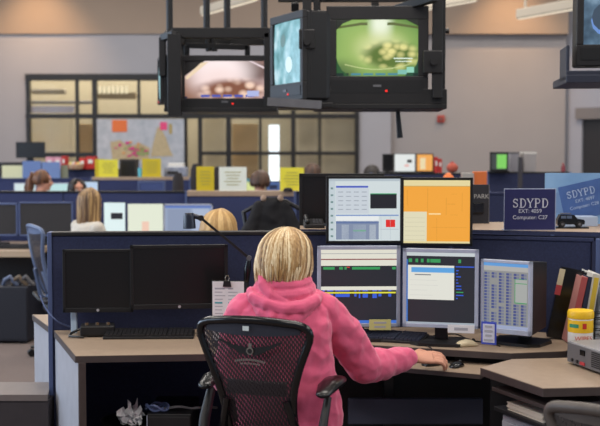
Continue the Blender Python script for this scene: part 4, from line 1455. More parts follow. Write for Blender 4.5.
# hood lying on the back
hd_ = MB()
def ringpts(z, rx, ry, cy0, tilt, n=28, wob=0):
    out = []
    for j in range(n):
        a_ = 2 * math.pi * j / n
        y = ry * math.sin(a_)
        out.append(V(rx * math.cos(a_), cy0 + y, z + y * tilt + wob * math.sin(3 * a_)))
    return out
hd_.tube(ringpts(1.128, .080, .078, .014, .10), .018, 10, close=True)
hd_.tube(ringpts(1.104, .096, .090, .002, .12), .023, 10, close=True)
hd_.tube(ringpts(1.074, .110, .098, -.006, .15), .026, 10, close=True)
hd_.tube(ringpts(1.040, .098, .088, -.010, .2), .034, 10, close=True)
# the hood's folds, draped across and falling to a point left of the spine
hd_.tube([V(-.140, -.02, 1.07), V(-.128, -.075, 1.050), V(-.07, -.118, 1.028), V(.0, -.132, 1.012), V(.07, -.122, 1.015), V(.13, -.075, 1.035), V(.145, -.02, 1.05)], [.018, .025, .028, .03, .029, .026, .018], 12, round_=True)
hd_.tube([V(-.12, -.06, 1.03), V(-.09, -.11, .995), V(-.05, -.138, .965), V(-.01, -.142, .955), V(.05, -.130, .975), V(.10, -.10, 1.005)], [.018, .026, .026, .026, .026, .016], 12, round_=True)
hd_.tube([V(-.055, -.11, 1.02), V(-.048, -.14, .98), V(-.035, -.142, .935)], [.026, .026, .014], 12, round_=True)
hd_.tube([V(.0, -.12, 1.01), V(-.008, -.142, .975), V(-.02, -.142, .94)], [.028, .026, .016], 12, round_=True)
hd_.tube([V(-.095, -.04, 1.135), V(-.085, -.075, 1.10), V(-.05, -.11, 1.06), V(.01, -.125, 1.03)], [.016, .024, .024, .018], 12, round_=True)
hd_.v = [V(p.x * .93 + .006, p.y, p.z) for p in hd_.v]
organic(hd_, 'hood', pinkm, wm, .0038, 2, fold(17, .0045, 8))
blonde = hairmat('blonde_hair', (78, 54, 30), (184, 144, 90), (250, 232, 190))
hair_bob(wm, HC, HR, blonde, width=.099, back=.112, n=230, layers=3, seed=4, face_gap=52, zbot=-.092, flare=1.3, wid=.0062)

# ---- people further back
def person(label, loc, rz, hair_m, shirt_m, style='long', zh=1.2, head_rot=None, arms=True, seed=2, shirt_name='shirt'):
    t = thing('person', label, 'person', loc, rz)
    HC = V(0, .03, zh)
    HR = head_rot or Matrix.Identity(3)
    b = MB()
    head_mesh(b, HC, HR)
    zs_ = zh - .2
    b.tube([HC + V(0, -.01, -.05), V(0, 0, zs_ + .04)], [.05, .06], 12)
    b.ovals([(V(0, 0, .5), .15, .1), (V(0, 0, .75), .125, .09), (V(0, 0, zs_ - .06), .16, .1), (V(0, 0, zs_), .13, .08), (V(0, 0, zs_ + .05), .06, .055)], 20)
    for s in (-1, 1):
        sh_, el, wr = V(s * .16, 0, zs_ - .01), V(s * .22, .08, zs_ - .27), V(s * .14, .3, .79)
        b.tube([sh_, el], [.045, .036], 10, round_=True)
        b.tube([el, wr], [.036, .026], 10, round_=True)
        hand(b, wr, V(-s * .1, 1, -.05), V(0, 0, 1), side=-s, curl=.6)
        kn, an = V(s * .12, .42, .54), V(s * .12, .42, .08)
        b.tube([V(s * .09, 0, .55), kn], [.08, .058], 12, round_=True)
        b.tube([kn, an, an + V(0, .13, -.03)], [.056, .04, .035], 12, round_=True)
    organic(b, 'body', skin, t, .008, 3)
    face_parts(t, HC, HR)
    s_ = MB()
    s_.ovals([(V(0, 0, .5), .175, .13), (V(0, -.005, .75), .155, .115), (V(0, -.005, zs_ - .07), .185, .12), (V(0, 0, zs_ - .0), .155, .1), (V(0, 0, zs_ + .045), .075, .066)], 20)
    for s in (-1, 1):
        sh_, el, wr = V(s * .165, 0, zs_ - .02), V(s * .225, .08, zs_ - .27), V(s * .15, .27, .79)
        s_.tube([sh_, el, wr], [.062, .052, .04], 12, round_=True)
    organic(s_, shirt_name, shirt_m, t, .012, 3, fold(12, .006, seed))
    l_ = MB()
    for s in (-1, 1):
        l_.tube([V(s * .09, 0, .56), V(s * .12, .42, .545), V(s * .12, .42, .14)], [.095, .07, .055], 12, round_=True)
    organic(l_, 'trousers', mat('dark_trousers', (38, 38, 50), .9), t, .014, 3)
    if style == 'long':
        hair_bob(t, HC, HR, hair_m, width=.086, back=.100, n=80, layers=2, seed=seed, face_gap=48, zbot=-.29, flare=.6, wid=.011, rough=1.4)
    elif style == 'short':
        hair_bob(t, HC, HR, hair_m, width=.096, back=.108, n=70, layers=1, seed=seed, face_gap=50, zbot=-.05, flare=.9, wid=.013)
    elif style == 'ponytail':
        hair_bob(t, HC, HR, hair_m, width=.086, back=.104, n=100, layers=2, seed=seed, face_gap=50, zbot=-.035, flare=.1, wid=.012, rough=.4)
        mb = MB()
        rg = random.Random(seed)
        T = lambda x, y, z: HC + HR @ V(x, y, z)
        for k in range(34):
            a_, r_ = rg.uniform(0, 6.28), rg.uniform(0, 1) ** .5
            ox, oz = math.cos(a_) * r_, math.sin(a_) * r_
            mb.tube([T(ox * .015, -.08, .07 + oz * .015), T(ox * .025, -.12, .08 + oz * .018), T(ox * .035, -.14 + oz * .03, .02 + oz * .02), T(ox * .04, -.145 + oz * .045, -.07), T(ox * .035, -.155 + oz * .04, -.17 + rg.uniform(-.03, .03))], [.008, .015, .017, .016, .003], 5)
        mb.build('ponytail', hair_m, t, smooth=True)
        MB().tube([T(.014 * math.cos(a_), -.105, .075 + .02 * math.sin(a_)) for a_ in [k * .524 for k in range(12)]], .006, 6, close=True).build('hair_tie', white, t)
    return t


cream_sw = mat('cream_sweater', (204, 196, 182), .9, var=.05)
browns = hairmat('streaked_brown_hair', (52, 36, 24), (112, 80, 50), (222, 184, 124))
ph = pt(93, 207, 9.7)
person('person with long streaked brown hair in a cream top, seated in the second row', (ph.x - .05, ph.y, 0), R(-48), browns, cream_sw, 'long', zh=pt(93, 189, 9.7).z - .115, seed=5)
auburn = hairmat('auburn_hair', (44, 26, 16), (88, 54, 32), (128, 84, 50))
ph = pt(40, 180, 12.4)
person('person with an auburn ponytail seen in profile, facing right, in white', (ph.x, ph.y, 0), R(-82), auburn, mat('white_shirt', (206, 206, 214), .9), 'ponytail', zh=pt(40, 170.5, 12.4).z - .115, seed=6)
darkh = hairmat('dark_hair', (18, 14, 12), (30, 24, 22), (46, 36, 30))
ph = pt(77, 185, 12.75)
person('dark-haired person of whom only forehead and hair show, third row', (ph.x, ph.y, 0), R(-155), darkh, mat('grey_shirt', (90, 92, 100), .9), 'short', zh=pt(77, 179.5, 12.75).z - .115, seed=7)
ph = pt(5, 178, 14.45)
person('dark-haired person at the left edge, beside the cream notice', (ph.x, 14.45, 0), R(-70), darkh, mat('grey_shirt', (90, 92, 100), .9), 'short', zh=pt(5, 169.5, 14.45).z - .115, seed=8)
gold = hairmat('golden_hair', (140, 104, 58), (190, 150, 92), (222, 186, 126))
ph = pt(219, 220, 6.35)
person('golden-haired person of whom only the crown shows above the near divider', (ph.x, ph.y, 0), R(20), gold, mat('blue_shirt', (70, 84, 120), .9), 'short', zh=pt(219, 209.5, 6.35).z - .122, seed=9)
brn = hairmat('dark_brown_hair', (40, 26, 18), (66, 42, 28), (92, 62, 42))
ph = pt(260, 180, 11.8)
person('dark brown-haired person between the white notice and the right yellow notice', (ph.x, ph.y, 0), R(10), brn, mat('dark_shirt', (40, 36, 40), .9), 'short', zh=pt(260, 171, 11.8).z - .115, seed=10)
ph = pt(372, 170, 14.6)
person('dark-haired person far off, left of the far white screen', (ph.x, ph.y, 0), R(10), darkh, mat('dark_shirt', (40, 36, 40), .9), 'short', zh=pt(372, 165.5, 14.6).z - .115, seed=12)
ph = pt(313, 170, 14.2)
person('brown-haired person far off, just above the blank black monitor top', (ph.x, ph.y, 0), R(30), brn, mat('dark_shirt', (40, 36, 40), .9), 'short', zh=pt(313, 164, 14.2).z - .115, seed=13)

# ------------------------------------------------------------------ things on the near desk
def keyboard(label, c, rz, w=.45, d=.155, km=None, bm=None, group=None):
    t = thing('keyboard', label, 'keyboard', c, rz, group)
    MB().add([(-w / 2, -d / 2, 0), (w / 2, -d / 2, 0), (w / 2, d / 2, 0), (-w / 2, d / 2, 0), (-w / 2, -d / 2, .012), (w / 2, -d / 2, .012), (w / 2, d / 2, .026), (-w / 2, d / 2, .026)],
             [(3, 2, 1, 0), (4, 5, 6, 7), (0, 1, 5, 4), (1, 2, 6, 5), (2, 3, 7, 6), (3, 0, 4, 7)]).build('base', bm or black, t, bevel=.003)
    mb = MB()
    for r_ in range(6):
        y = -d / 2 + .016 + r_ * (d - .026) / 5.4 + (.006 if r_ == 5 else 0)
        z = .014 + .014 * (y + d / 2) / d
        for k in range(21):
            if k in (15, 18 + 1) and False:
                continue
            x = -w / 2 + .016 + k * (w - .03) / 20.4 + (.004 if k > 14 else 0)
            if r_ == 0 and 4 <= k <= 9:
                if k == 6:
                    mb.box((x + .01, y, z + .003), (.11, .016, .008))
                continue
            mb.box((x, y, z + .003), (.0165, .0165, .009))
    o = mb.build('keys', km or dark, t)
    return t


keyf = mat('dark_blue_keycaps', (40, 46, 62), .5)
kc = gz(381, 337.5, .745)
keyboard('black keyboard in front of the lower silver monitors', (kc.x, kc.y - .02, .74), R(-21), w=.42, km=keyf)
kc = gz(152, 333, .745)
keyboard('black keyboard in front of the two blank monitors', (kc.x, 5.26, .74), R(2), w=.42, d=.13, km=dark)
# mice
def mouse(label, c, rz, m, s=1.0):
    t = thing('computer_mouse', label, 'mouse', c, rz)
    secs = []
    for y, hw_, h_ in ((-.055, .012, .006), (-.05, .022, .014), (-.03, .029, .028), (0, .03, .034), (.03, .028, .028), (.05, .02, .014), (.055, .01, .006)):
        secs.append([V(hw_ * s * math.cos(2 * math.pi * j / 16), y * s, max(0, h_ * s * (.35 + .65 * math.sin(2 * math.pi * j / 16)) if math.sin(2 * math.pi * j / 16) > -.4 else 0)) for j in range(16)])
    MB().rings(secs).build('shell', m, t, smooth=True)
    MB().tube([(-.004, .036 * s, .028 * s), (.004, .036 * s, .028 * s)], .008 * s, 10).build('wheel', dark, t)
    return t
mc = gz(457, 367, .68)
mouse('black mouse lying on the lower tray, right of the hand', (mc.x, mc.y, .68), R(-40), blackgloss, .75)
mc = gz(437, 365, .68)
mouse('black mouse under the seated woman\'s right hand', (mc.x - .015, mc.y, .68), R(-60), black)
mc = gz(467, 347, .74)
mouse('beige mouse on the desk in front of the silver monitors', (mc.x, mc.y + .02, .74), R(-75), mat('beige_plastic', (202, 186, 152), .5), .95)
# cables
def cable(label, pts_, r=.003, m=black, name='cable', group='loose cables on the desks'):
    # smooth through the points
    P = [Vector(p) for p in pts_]
    out = []
    for i in range(len(P) - 1):
        a_, b_, c_, d_ = P[max(i - 1, 0)], P[i], P[i + 1], P[min(i + 2, len(P) - 1)]
        for k in range(6):
            u = k / 6
            out.append(.5 * ((2 * b_) + (c_ - a_) * u + (2 * a_ - 5 * b_ + 4 * c_ - d_) * u * u + (3 * b_ - a_ - 3 * c_ + d_) * u ** 3))
    out.append(P[-1])
    tag(MB().tube(out, r, 6).build(name, m, smooth=True), label, 'cable', group)
g = lambda x, y, z=.744: gz(x, y, z)
cable('black cable curving between keyboard and beige mouse', [g(405, 331), g(425, 335), g(440, 338), g(452, 341), g(462, 345)])
cable('thin dark cable across the desk under the second silver monitor', [g(430, 336), g(455, 334), g(470, 340), g(490, 343), g(500, 346)])
cable('dark cable looping off the desk edge above the resting hand', [g(418, 338), g(425, 344), g(432, 349), g(430, 353, .72), g(436, 360, .70), g(438, 363, .69)])
cable('black cable from the black mouse on the tray', [g(455, 365, .70), g(448, 362, .70), g(444, 358, .70)])
cable('black cable tangle under the blank left monitors', [g(78, 330), g(90, 326), g(105, 330), g(96, 333), g(84, 330), g(98, 325), g(118, 332), g(140, 334)], .004)
cable('blue-grey cable beside the blank left monitor foot', [g(74, 328), V(g(75, 320).x, 5.35, .80), V(g(74, 312).x, 5.38, .86), V(g(74, 308).x, 5.40, .92)], .004, navytrim)
# phone / headset box with cables, left desk
hb = thing('headset_box', 'small black headset amplifier with knobs, left of the blank-monitor keyboard', 'headset box', (g(103, 330).x, 5.30, .74), R(8))
MB().box((0, 0, .03), (.16, .1, .05)).build('case', black, hb, bevel=.008)
for x in (-.05, 0, .05):
    MB().lathe([(.009, 0), (.008, .010)], 12, (x, -.02, .055)).build('knob', mat('brass_brown', (96, 76, 52), .5, .3), hb, smooth=True)
MB().tube([(-.08, .0, .035), (-.12, -.03, .02), (-.13, -.06, .01), (-.06, -.08, .008)], .006, 8).build('cord', blackgloss, hb, smooth=True)
bx = thing('small_box', 'pale blue-white small box below the left blank monitor', 'box', (g(83, 325).x, 5.38, .74))
MB().box((0, 0, .055), (.028, .025, .11)).build('body', mat('ice_white', (176, 196, 214), .5), bx, bevel=.003)
MB().box((0, 0, .112), (.03, .027, .006)).build('lid', white, bx)
# clipboard on a stand
cbp = pt(228, 300, 5.0)
cb = thing('copy_holder', 'clipboard stand with a printed sheet and binder clip, left of the woman', 'clipboard', (cbp.x, 5.0, .74), R(-4))
cbh = pt(228, 281, 5.0).z - .74
MB().box((0, .012, cbh / 2 + .01), (.150, .006, cbh - .02)).build('board', black, cb, bevel=.002)
MB().box((0, .05, .006), (.14, .12, .012)).bar((0, .02, .01), (0, .015, cbh * .6), .03, .01).build('stand', black, cb, bevel=.002)
mb = MB().box((0, .007, cbh / 2 + .012), (.142, .002, cbh - .03))
for k in range(13):
    zz = cbh - .035 - k * .016
    for u0, u1 in ((-.06, -.06 + rng.uniform(.03, .05)), (-.0, rng.uniform(.02, .06))):
        mb.box(((u0 + u1) / 2, .0055, zz), (u1 - u0, .0008, .0035 if k % 4 else .007), 1 if (k != 4) else 2)
mb.build('printed_sheet', [paper, ink, mat('teal_ink', (70, 160, 170), .8)], cb)
cl_ = MB().prism([(-.019, .0), (.019, .0), (.015, .026), (-.015, .026)], -.003, .003, M=Matrix.Translation((-.004, .0, cbh - .012)) @ Matrix.Rotation(math.pi / 2, 4, 'X') @ Matrix.Translation((0, -.014, 0)))
co = cl_.build('binder_clip', black, cb)
for dx in (-.006,):
    MB().tube([(dx - .002, 0, cbh), (dx - .006, 0, cbh + .012), (dx - .002, 0, cbh + .024), (dx + .008, 0, cbh + .024), (dx + .012, 0, cbh + .012), (dx + .008, 0, cbh)], .0014, 6).build('clip_wire', mat('steel_wire', (150, 140, 120), .3, .8), co)
pn = thing('pen', 'white pen leaning on the clipboard', 'pen', V(pt(209, 322, 4.96).x, 4.97, .77))
MB().tube([(0, 0, .0), (-.03, 0, .1)], .004, 8).build('barrel', white, pn)
MB().tube([(0, 0, 0), (.004, 0, -.012)], [.004, .001], 8).build('tip', black, pn)
pn.location.z = .753
# desk lamp
lt0 = pt(189, 220, 5.3)
base = V(pt(247, 300, 5.32).x, 5.32, .74)
lamp = thing('desk_lamp', 'black task lamp with long thin arm over the blank monitors', 'lamp', base)
j1 = pt(249, 258, 5.32) - base
j2 = pt(201, 218, 5.3) - base
MB().lathe([(.07, 0), (.07, .012), (.02, .022), (.012, .03)], 20).build('base', black, lamp, smooth=True)
MB().tube([(0, 0, .02), V(pt(247, 280, 5.32).x, 5.32, pt(247, 280, 5.32).z) - base], .009, 8).build('stem', black, lamp)
MB().tube([pt(246.5, 280, 5.32) - base, pt(247.5, 268, 5.32) - base, j1], [.014, .018, .009], 10, round_=True).build('handle', blackgloss, lamp, smooth=True)
MB().bar(j1, j2, .008, .012).build('arm', darkmetal, lamp)
MB().tube([j1 + V(0, -.012, 0), j1 + V(0, .012, 0)], .012, 10).build('joint', silverdark, lamp)
MB().tube([j2 + V(0, -.014, 0), j2 + V(0, .014, 0)], .014, 10).build('joint', dark, lamp)
hh = pt(189, 213, 5.3) - base
hl = pt(189.5, 228.5, 5.3) - base
MB().tube([hh, hh.lerp(hl, .2), hl], [.022, .027, .03], 18).tube([hh + V(.01, 0, -.01), j2], .012, 8).build('lamp_shade', mat('blue_black_enamel', (30, 36, 52), .3), lamp, smooth=True)

# paper tags below the silver monitors
def note(label, px0, px1, py0, py1, Y, rz, m, lines=0, name='note', group=None, lean=0, frame=None):
    b_ = pt((px0 + px1) / 2, py1, Y)
    t_ = pt((px0 + px1) / 2, py0, Y)
    w_, h_ = (px1 - px0) * Y / F / math.cos(rz), t_.z - b_.z
    t = thing(name, label, name.replace('_', ' '), b_, rz, group)
    L_ = Matrix.Rotation(-lean, 4, 'X')
    if frame:
        MB().box((0, .004, h_ / 2), (w_, .004, h_), 0, L_).build('frame', frame, t)
        MB().box((0, .001, h_ / 2), (w_ * .78, .003, h_ * .82), 0, L_).build('sheet', m, t)
    else:
        MB().box((0, 0, h_ / 2), (w_, .0025, h_), 0, L_).build('sheet', m, t)
    if lines:
        mb = MB()
        for k in range(lines):
            mb.box((0, -.002, h_ * (.9 - .8 * (k + .5) / lines)), (w_ * rng.uniform(.35, .6), .001, h_ * .35 / lines), 0, L_)
        mb.build('print', ink, t)
    return t
note('yellow-green sticky note hanging under the left silver monitor', 369, 391, 319.5, 330, 5.16, 0, mat('sticky_yellow', (204, 200, 130), .8), 2, 'sticky_note')
note('white label card under the left silver monitor, beside the pink sleeve', 333, 357, 319, 329, 5.17, 0, paper, 2, 'label_card')
note('white label card stuck under the second silver monitor', 448, 474, 325, 333, 4.96, R(-13), paper, 1, 'label_card')
note('white card in a blue frame leaning on the grid-screen monitor', 481.5, 495.5, 322, 344.5, 4.90, R(-25), mat('pale_card', (206, 208, 222), .8), 4, 'framed_card', frame=mat('blue_frame', (66, 84, 190), .5))
# grey electronic box
gb0 = gz(567, 362, .745)
gb1 = gz(600, 374, .745)
dvv = (gb1 - gb0)
an = math.atan2(dvv.y, dvv.x)
gb = thing('electronics_box', 'grey metal electronics box with vents and a red badge on the right desk', 'electronic device', V(gb0.x, gb0.y, .74), an)
MB().box((.17, .14, .05), (.34, .27, .088)).build('case', mat('brushed_grey_metal', (142, 140, 142), .4, .3, var=.05), gb, bevel=.005)
MB().box((.17, .002, .05), (.335, .008, .082)).build('front_panel', mat('mid_grey_metal', (108, 106, 108), .45, .2), gb, bevel=.003)
mb = MB()
for k in range(14):
    for j in range(8):
        mb.box((.2 + k * .007, -.003, .025 + j * .008), (.004, .002, .004))
mb.build('vent', black, gb)
MB().box((.13, -.004, .022), (.035, .004, .012)).build('badge', mat('badge_red', (186, 44, 54), .4), gb)
MB().box((.13, -.004, .066), (.035, .004, .022)).build('display', blackgloss, gb)
for x in (.05, .09):
    MB().tube([(x, 0, .024), (x, -.008, .024)], .007, 10).build('button', dark, gb)
for x, y in ((.02, .03), (.32, .03), (.02, .25), (.32, .25)):
    MB().lathe([(.008, 0), (.01, .007)], 10, (x, y, 0)).build('foot', white, gb)
# tub of wipes
tp = pt(581, 330, 4.86)
tub = thing('wipes_tub', 'yellow and white tub of wipes behind the grey box', 'tub', (tp.x, 4.87, .74))
yl = mat('wipes_yellow', (244, 196, 34), .4)
MB().lathe([(.05, 0), (.054, .004), (.054, .15), (.052, .152)], 28).build('body', white, tub, smooth=True)
MB().lathe([(.0545, .0), (.0548, .002), (.0548, .052), (.0545, .054)], 28, (0, 0, .09)).build('label', yl, tub, smooth=True)
MB().lathe([(.0545, .0), (.0548, .002), (.0548, .03), (.0545, .032)], 28, (0, 0, .01)).build('label', yl, tub, smooth=True)
MB().lathe([(.056, 0), (.057, .004), (.057, .026), (.053, .034), (.03, .036)], 28, (0, 0, .15)).build('lid', yl, tub, smooth=True)
mb = MB()
def wrap(mb, ang0, ang1, z0, z1, mi, r=.0553, n=8):
    vs = []
    for k in range(n + 1):
        a_ = R(ang0 + (ang1 - ang0) * k / n)
        vs += [V(r * math.cos(a_), r * math.sin(a_), z0), V(r * math.cos(a_), r * math.sin(a_), z1)]
    mb.add(vs, [(2 * k, 2 * k + 2, 2 * k + 3, 2 * k + 1) for k in range(n)], mi)
wrap(mb, -160, -112, .112, .128, 0)
wrap(mb, -95, -76, .108, .132, 1)
wrap(mb, -120, -60, .05, .085, 2)
mb.build('logo', [mat('wipes_green', (60, 150, 110), .5), mat('wipes_red', (206, 50, 40), .5), mat('wipes_white', (236, 226, 214), .5)], tub)
mb = MB().text('WIPES', .028, Matrix.Translation((.0, -.0562, .066)) @ UPRIGHT, 0)
mb.build('lettering', mat('wipes_pink', (214, 106, 90), .5), tub)
# leaning binders and books
def book(label, px, pyb, pyt, lean_px, Y, th, dep, m_cover, spine, rz=R(-60), name='book', label_strip=None):
    bpos = V(pt(px, pyb, Y).x, Y, .74)
    h_ = pt(px, pyt, Y).z - .74
    t = thing(name, label, 'book' if name == 'book' else 'binder', bpos, 0, 'books leaning at the right end of the desk')
    sh = lean_px * Y / F
    Ml = Matrix(((1, 0, sh / h_, 0), (0, 1, 0, 0), (0, 0, 1, 0), (0, 0, 0, 1)))
    ang = math.atan2(sh, h_)
    Ml = Matrix.Rotation(ang, 4, 'Y')
    Lh = h_ / math.cos(ang) - th * math.sin(ang) * .5
    ZO = Matrix.Translation((0, 0, th / 2 * abs(math.sin(ang)))) @ Ml
    MB().box((0, dep / 2 + .004, Lh / 2), (th * .9, dep, Lh * .97), 0, ZO).build('pages', paper, t)
    mb = MB().box((-th / 2, dep / 2, Lh / 2), (.004, dep + .01, Lh), 0, ZO).box((th / 2, dep / 2, Lh / 2), (.004, dep + .01, Lh), 0, ZO)
    mb.build('cover', m_cover, t, bevel=.001)
    MB().box((0, -.003, Lh / 2), (th + .004, .006, Lh), 0, ZO).build('spine', spine, t, bevel=.001)
    if label_strip:
        for m_, f0, f1 in label_strip:
            MB().box((0, -.007, Lh * (f0 + f1) / 2), (th * .7, .002, Lh * (f1 - f0)), 0, ZO).build('spine_label', m_, t)
    return t
cr = mat('cover_cream', (214, 204, 170), .6)
rd = mat('cover_red', (190, 70, 74), .6)
bb = thing('ring_binder', 'large black binder with a cream and red spine label, leaning beside the turned monitor', 'binder', (pt(553, 345, 5.14).x, 5.12, .74), R(0), 'books leaning at the right end of the desk')
hB = pt(560, 271, 5.14).z - .74
angB = math.atan2(14 * 5.14 / F, hB)
MZ = Matrix.Translation((0, 0, .012)) @ Matrix.Rotation(angB, 4, 'Y')
LB = hB / math.cos(angB)
MB().box((-.0, .02, LB / 2), (.006, .05, LB), 0, MZ).build('spine', blackgloss, bb, bevel=.002)
MB().box((.085, -.003, LB / 2), (.17, .004, LB), 0, MZ).box((.085, .043, LB / 2), (.17, .004, LB), 0, MZ).build('cover', blackgloss, bb, bevel=.001)
MB().box((.085, .02, LB / 2), (.15, .038, LB * .95), 0, MZ).build('pages', paper, bb)
MB().box((.004, -.006, LB * .86), (.026, .002, LB * .24), 0, MZ).build('spine_label', cr, bb)
MB().box((.004, -.0065, LB * .68), (.026, .002, LB * .14), 0, MZ).build('spine_label', rd, bb)
bb.location.y = 5.2
bb.location.x = pt(547, 345, 5.2).x
bb.rotation_euler.z = R(-8)
book('pale red-edged book leaning right of the black binder', 570, 345, 277, 14, 5.08, .024, .2, mat('cover_pink', (190, 130, 124), .6), mat('cover_dusty_red', (178, 84, 84), .6))
book('dark blue book between the red-edged and yellow-edged ones', 577, 345, 277, 13, 5.08, .018, .2, mat('cover_navy', (40, 46, 70), .6), mat('cover_navy', (40, 46, 70), .6))
book('white book with a yellow spine edge, leaning at the right', 585, 345, 274, 11, 5.07, .03, .2, mat('cover_white', (206, 204, 196), .6), mat('cover_white', (206, 204, 196), .6), label_strip=[(mat('cover_yellow', (216, 186, 60), .6), .05, .95)])
book('pale blue-grey book at the very right edge', 602, 345, 290, 8, 5.0, .03, .2, mat('cover_ice', (186, 196, 210), .6), mat('cover_ice', (186, 196, 210), .6))
mf = thing('wire_rack', 'black wire file rack behind the tub of wipes, right edge', 'rack', (pt(598, 330, 4.98).x, 4.96, .74))
for k in range(6):
    MB().tube([(-.02, 0, .03 + k * .025), (.05, 0, .03 + k * .025), (.05, .05, .03 + k * .025), (-.02, .05, .03 + k * .025)], .002, 6, close=True).build('wire_loop', black, mf)
for x, y in ((-.02, 0), (.05, 0), (.05, .05), (-.02, .05)):
    MB().tube([(x, y, 0), (x, y, .16)], .003, 6).build('post', black, mf)

# ------------------------------------------------------------------ signs on the ledge
signnavy = mat('sign_navy', (38, 40, 92), .45, var=.04)
signwhite = mat('sign_lettering', (214, 216, 226), .6)
def serif_word(mb, size, M, mi):
    """SDYPD in book lettering: round strokes plus slab serifs"""
    W = size * .84
    def stroke(pts_, wd):
        for (x0, z0), (x1, z1) in zip(pts_, pts_[1:]):
            a_, b_ = V(x0, z0, 0), V(x1, z1, 0)
            d = (b_ - a_).normalized()
            nn_ = V(-d.y, d.x, 0) * wd / 2
            e = d * wd * .2
            mb.add([a_ - nn_ - e, b_ - nn_ + e, b_ + nn_ + e, a_ + nn_ - e], [(0, 1, 2, 3)], mi, M)
    th, tn = size * .15, size * .065
    def arc(cx, cz, rx, rz_, a0, a1, n=10):
        return [(cx + rx * math.cos(R(a0 + (a1 - a0) * k / n)), cz + rz_ * math.sin(R(a0 + (a1 - a0) * k / n))) for k in range(n + 1)]
    x = -2.05 * W
    for ch in 'SDYPD':
        h = size
        if ch == 'S':
            stroke(arc(x, h * .73, W * .27, h * .23, 25, 200, 8) + arc(x, h * .27, W * .29, h * .24, 75, -150, 10), th * .8)
            stroke([(x + W * .27, h * .98), (x + W * .27, h * .74)], tn)
            stroke([(x - W * .28, h * .02), (x - W * .28, h * .28)], tn)
        elif ch in 'DP':
            stroke([(x - W * .25, 0), (x - W * .25, h)], th)
            for zz in (0, h):
                stroke([(x - W * .43, zz), (x - W * .05, zz)], tn)
            if ch == 'D':
                stroke([(x - W * .25, h)] + arc(x - W * .05, h / 2, W * .43, h / 2, 90, -90, 12) + [(x - W * .25, 0)], th * .75)
            else:
                stroke([(x - W * .25, h)] + arc(x, h * .74, W * .3, h * .26, 90, -90, 10) + [(x - W * .25, h * .48)], th * .75)
        else:
            stroke([(x - W * .38, h), (x, h * .45)], th)
            stroke([(x + W * .38, h), (x, h * .45)], tn * 1.3)
            stroke([(x, h * .5), (x, 0)], th)
            stroke([(x - W * .5, h), (x - W * .2, h)], tn)
            stroke([(x + W * .2, h), (x + W * .5, h)], tn)
            stroke([(x - W * .2, 0), (x + W * .2, 0)], tn)
        x += W * 1.02 + (W * .02 if ch == 'D' else 0)


def name_sign(label, px0, px1, py0, py1, Y, rz, face, body_m, l2, l3, group='desk name signs', zb=ZL):
    cx = (px0 + px1) / 2
    b_, t_ = pt(cx, py1, Y), pt(cx, py0, Y)
    b_.z = zb
    w_, h_ = (px1 - px0) * Y / F, t_.z - zb
    t = thing('name_sign', label, 'sign', b_, rz, group)
    MB().box((0, .003, h_ / 2), (w_, .004, h_)).box((0, .025, .002), (w_, .05, .004)).build('stand', body_m, t, bevel=.001)
    MB().box((-.001, 0, h_ / 2), (w_ - .008, .003, h_ - .008)).build('card', face, t)
    mb = MB()
    serif_word(mb, h_ * .205, Matrix.Translation((0, -.0022, h_ * .55)) @ UPRIGHT, 0)
    mb.text(l2, h_ * .13, Matrix.Translation((0, -.0022, h_ * .46)) @ UPRIGHT, 0)
    mb.text(l3, h_ * .13, Matrix.Translation((0, -.0022, h_ * .31)) @ UPRIGHT, 0)
    mb.build('lettering', signwhite, t)
    return t
frost = mat('clear_acrylic_edge', (168, 176, 200), .2)
name_sign('navy name sign with white serif lettering, standing at the ledge front', 503.5, 556, 188.5, 233, 5.48, R(2), signnavy, frost, 'EXT: 4059', 'Computer: C27')
# pale blue acrylic sign behind, its tilted lettered reflection built in as a flat blue card
ax = pt(575, 173, 5.95)
ac = thing('name_sign', 'pale blue acrylic sign with a tilted lettered reflection painted on it, right edge', 'sign', (pt(577, 200, 5.95).x, 5.95, ZL), R(-2), 'desk name signs')
w_, h_ = 64 * 5.95 / F, ax.z - ZL
MB().box((0, .004, h_ / 2), (w_, .004, h_)).box((0, .03, .002), (w_, .06, .004)).build('panel', mat('ice_blue_acrylic', (150, 190, 226), .12, rgb2=(128, 168, 212), scale=6), ac, bevel=.001)
Mt = Matrix.Translation((.022, -.001, h_ * .46)) @ Matrix.Rotation(R(-13), 4, 'Y')
MB().box((.03, 0, 0), (.27, .002, .19), 0, Mt).build('card', mat('reflection_blue', (82, 116, 176), .4, rgb2=(66, 96, 156), scale=9), ac)
mb = MB()
serif_word(mb, .036, Mt @ Matrix.Translation((.005, -.0024, .025)) @ UPRIGHT, 0)
mb.text('EXT: 4097', .024, Mt @ Matrix.Translation((.02, -.0024, .002)) @ UPRIGHT, 0)
mb.text('Computer: C28', .024, Mt @ Matrix.Translation((.01, -.0024, -.03)) @ UPRIGHT, 0)
mb.build('lettering', mat('reflected_lettering', (190, 208, 232), .5), ac)
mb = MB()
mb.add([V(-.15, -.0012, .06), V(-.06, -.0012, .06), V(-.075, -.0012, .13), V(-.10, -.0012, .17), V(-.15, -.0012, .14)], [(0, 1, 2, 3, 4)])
mb.build('painted_reflection', mat('reflection_midblue', (116, 150, 196), .4), ac)  # mid-blue patch painted on as a reflection in the acrylic
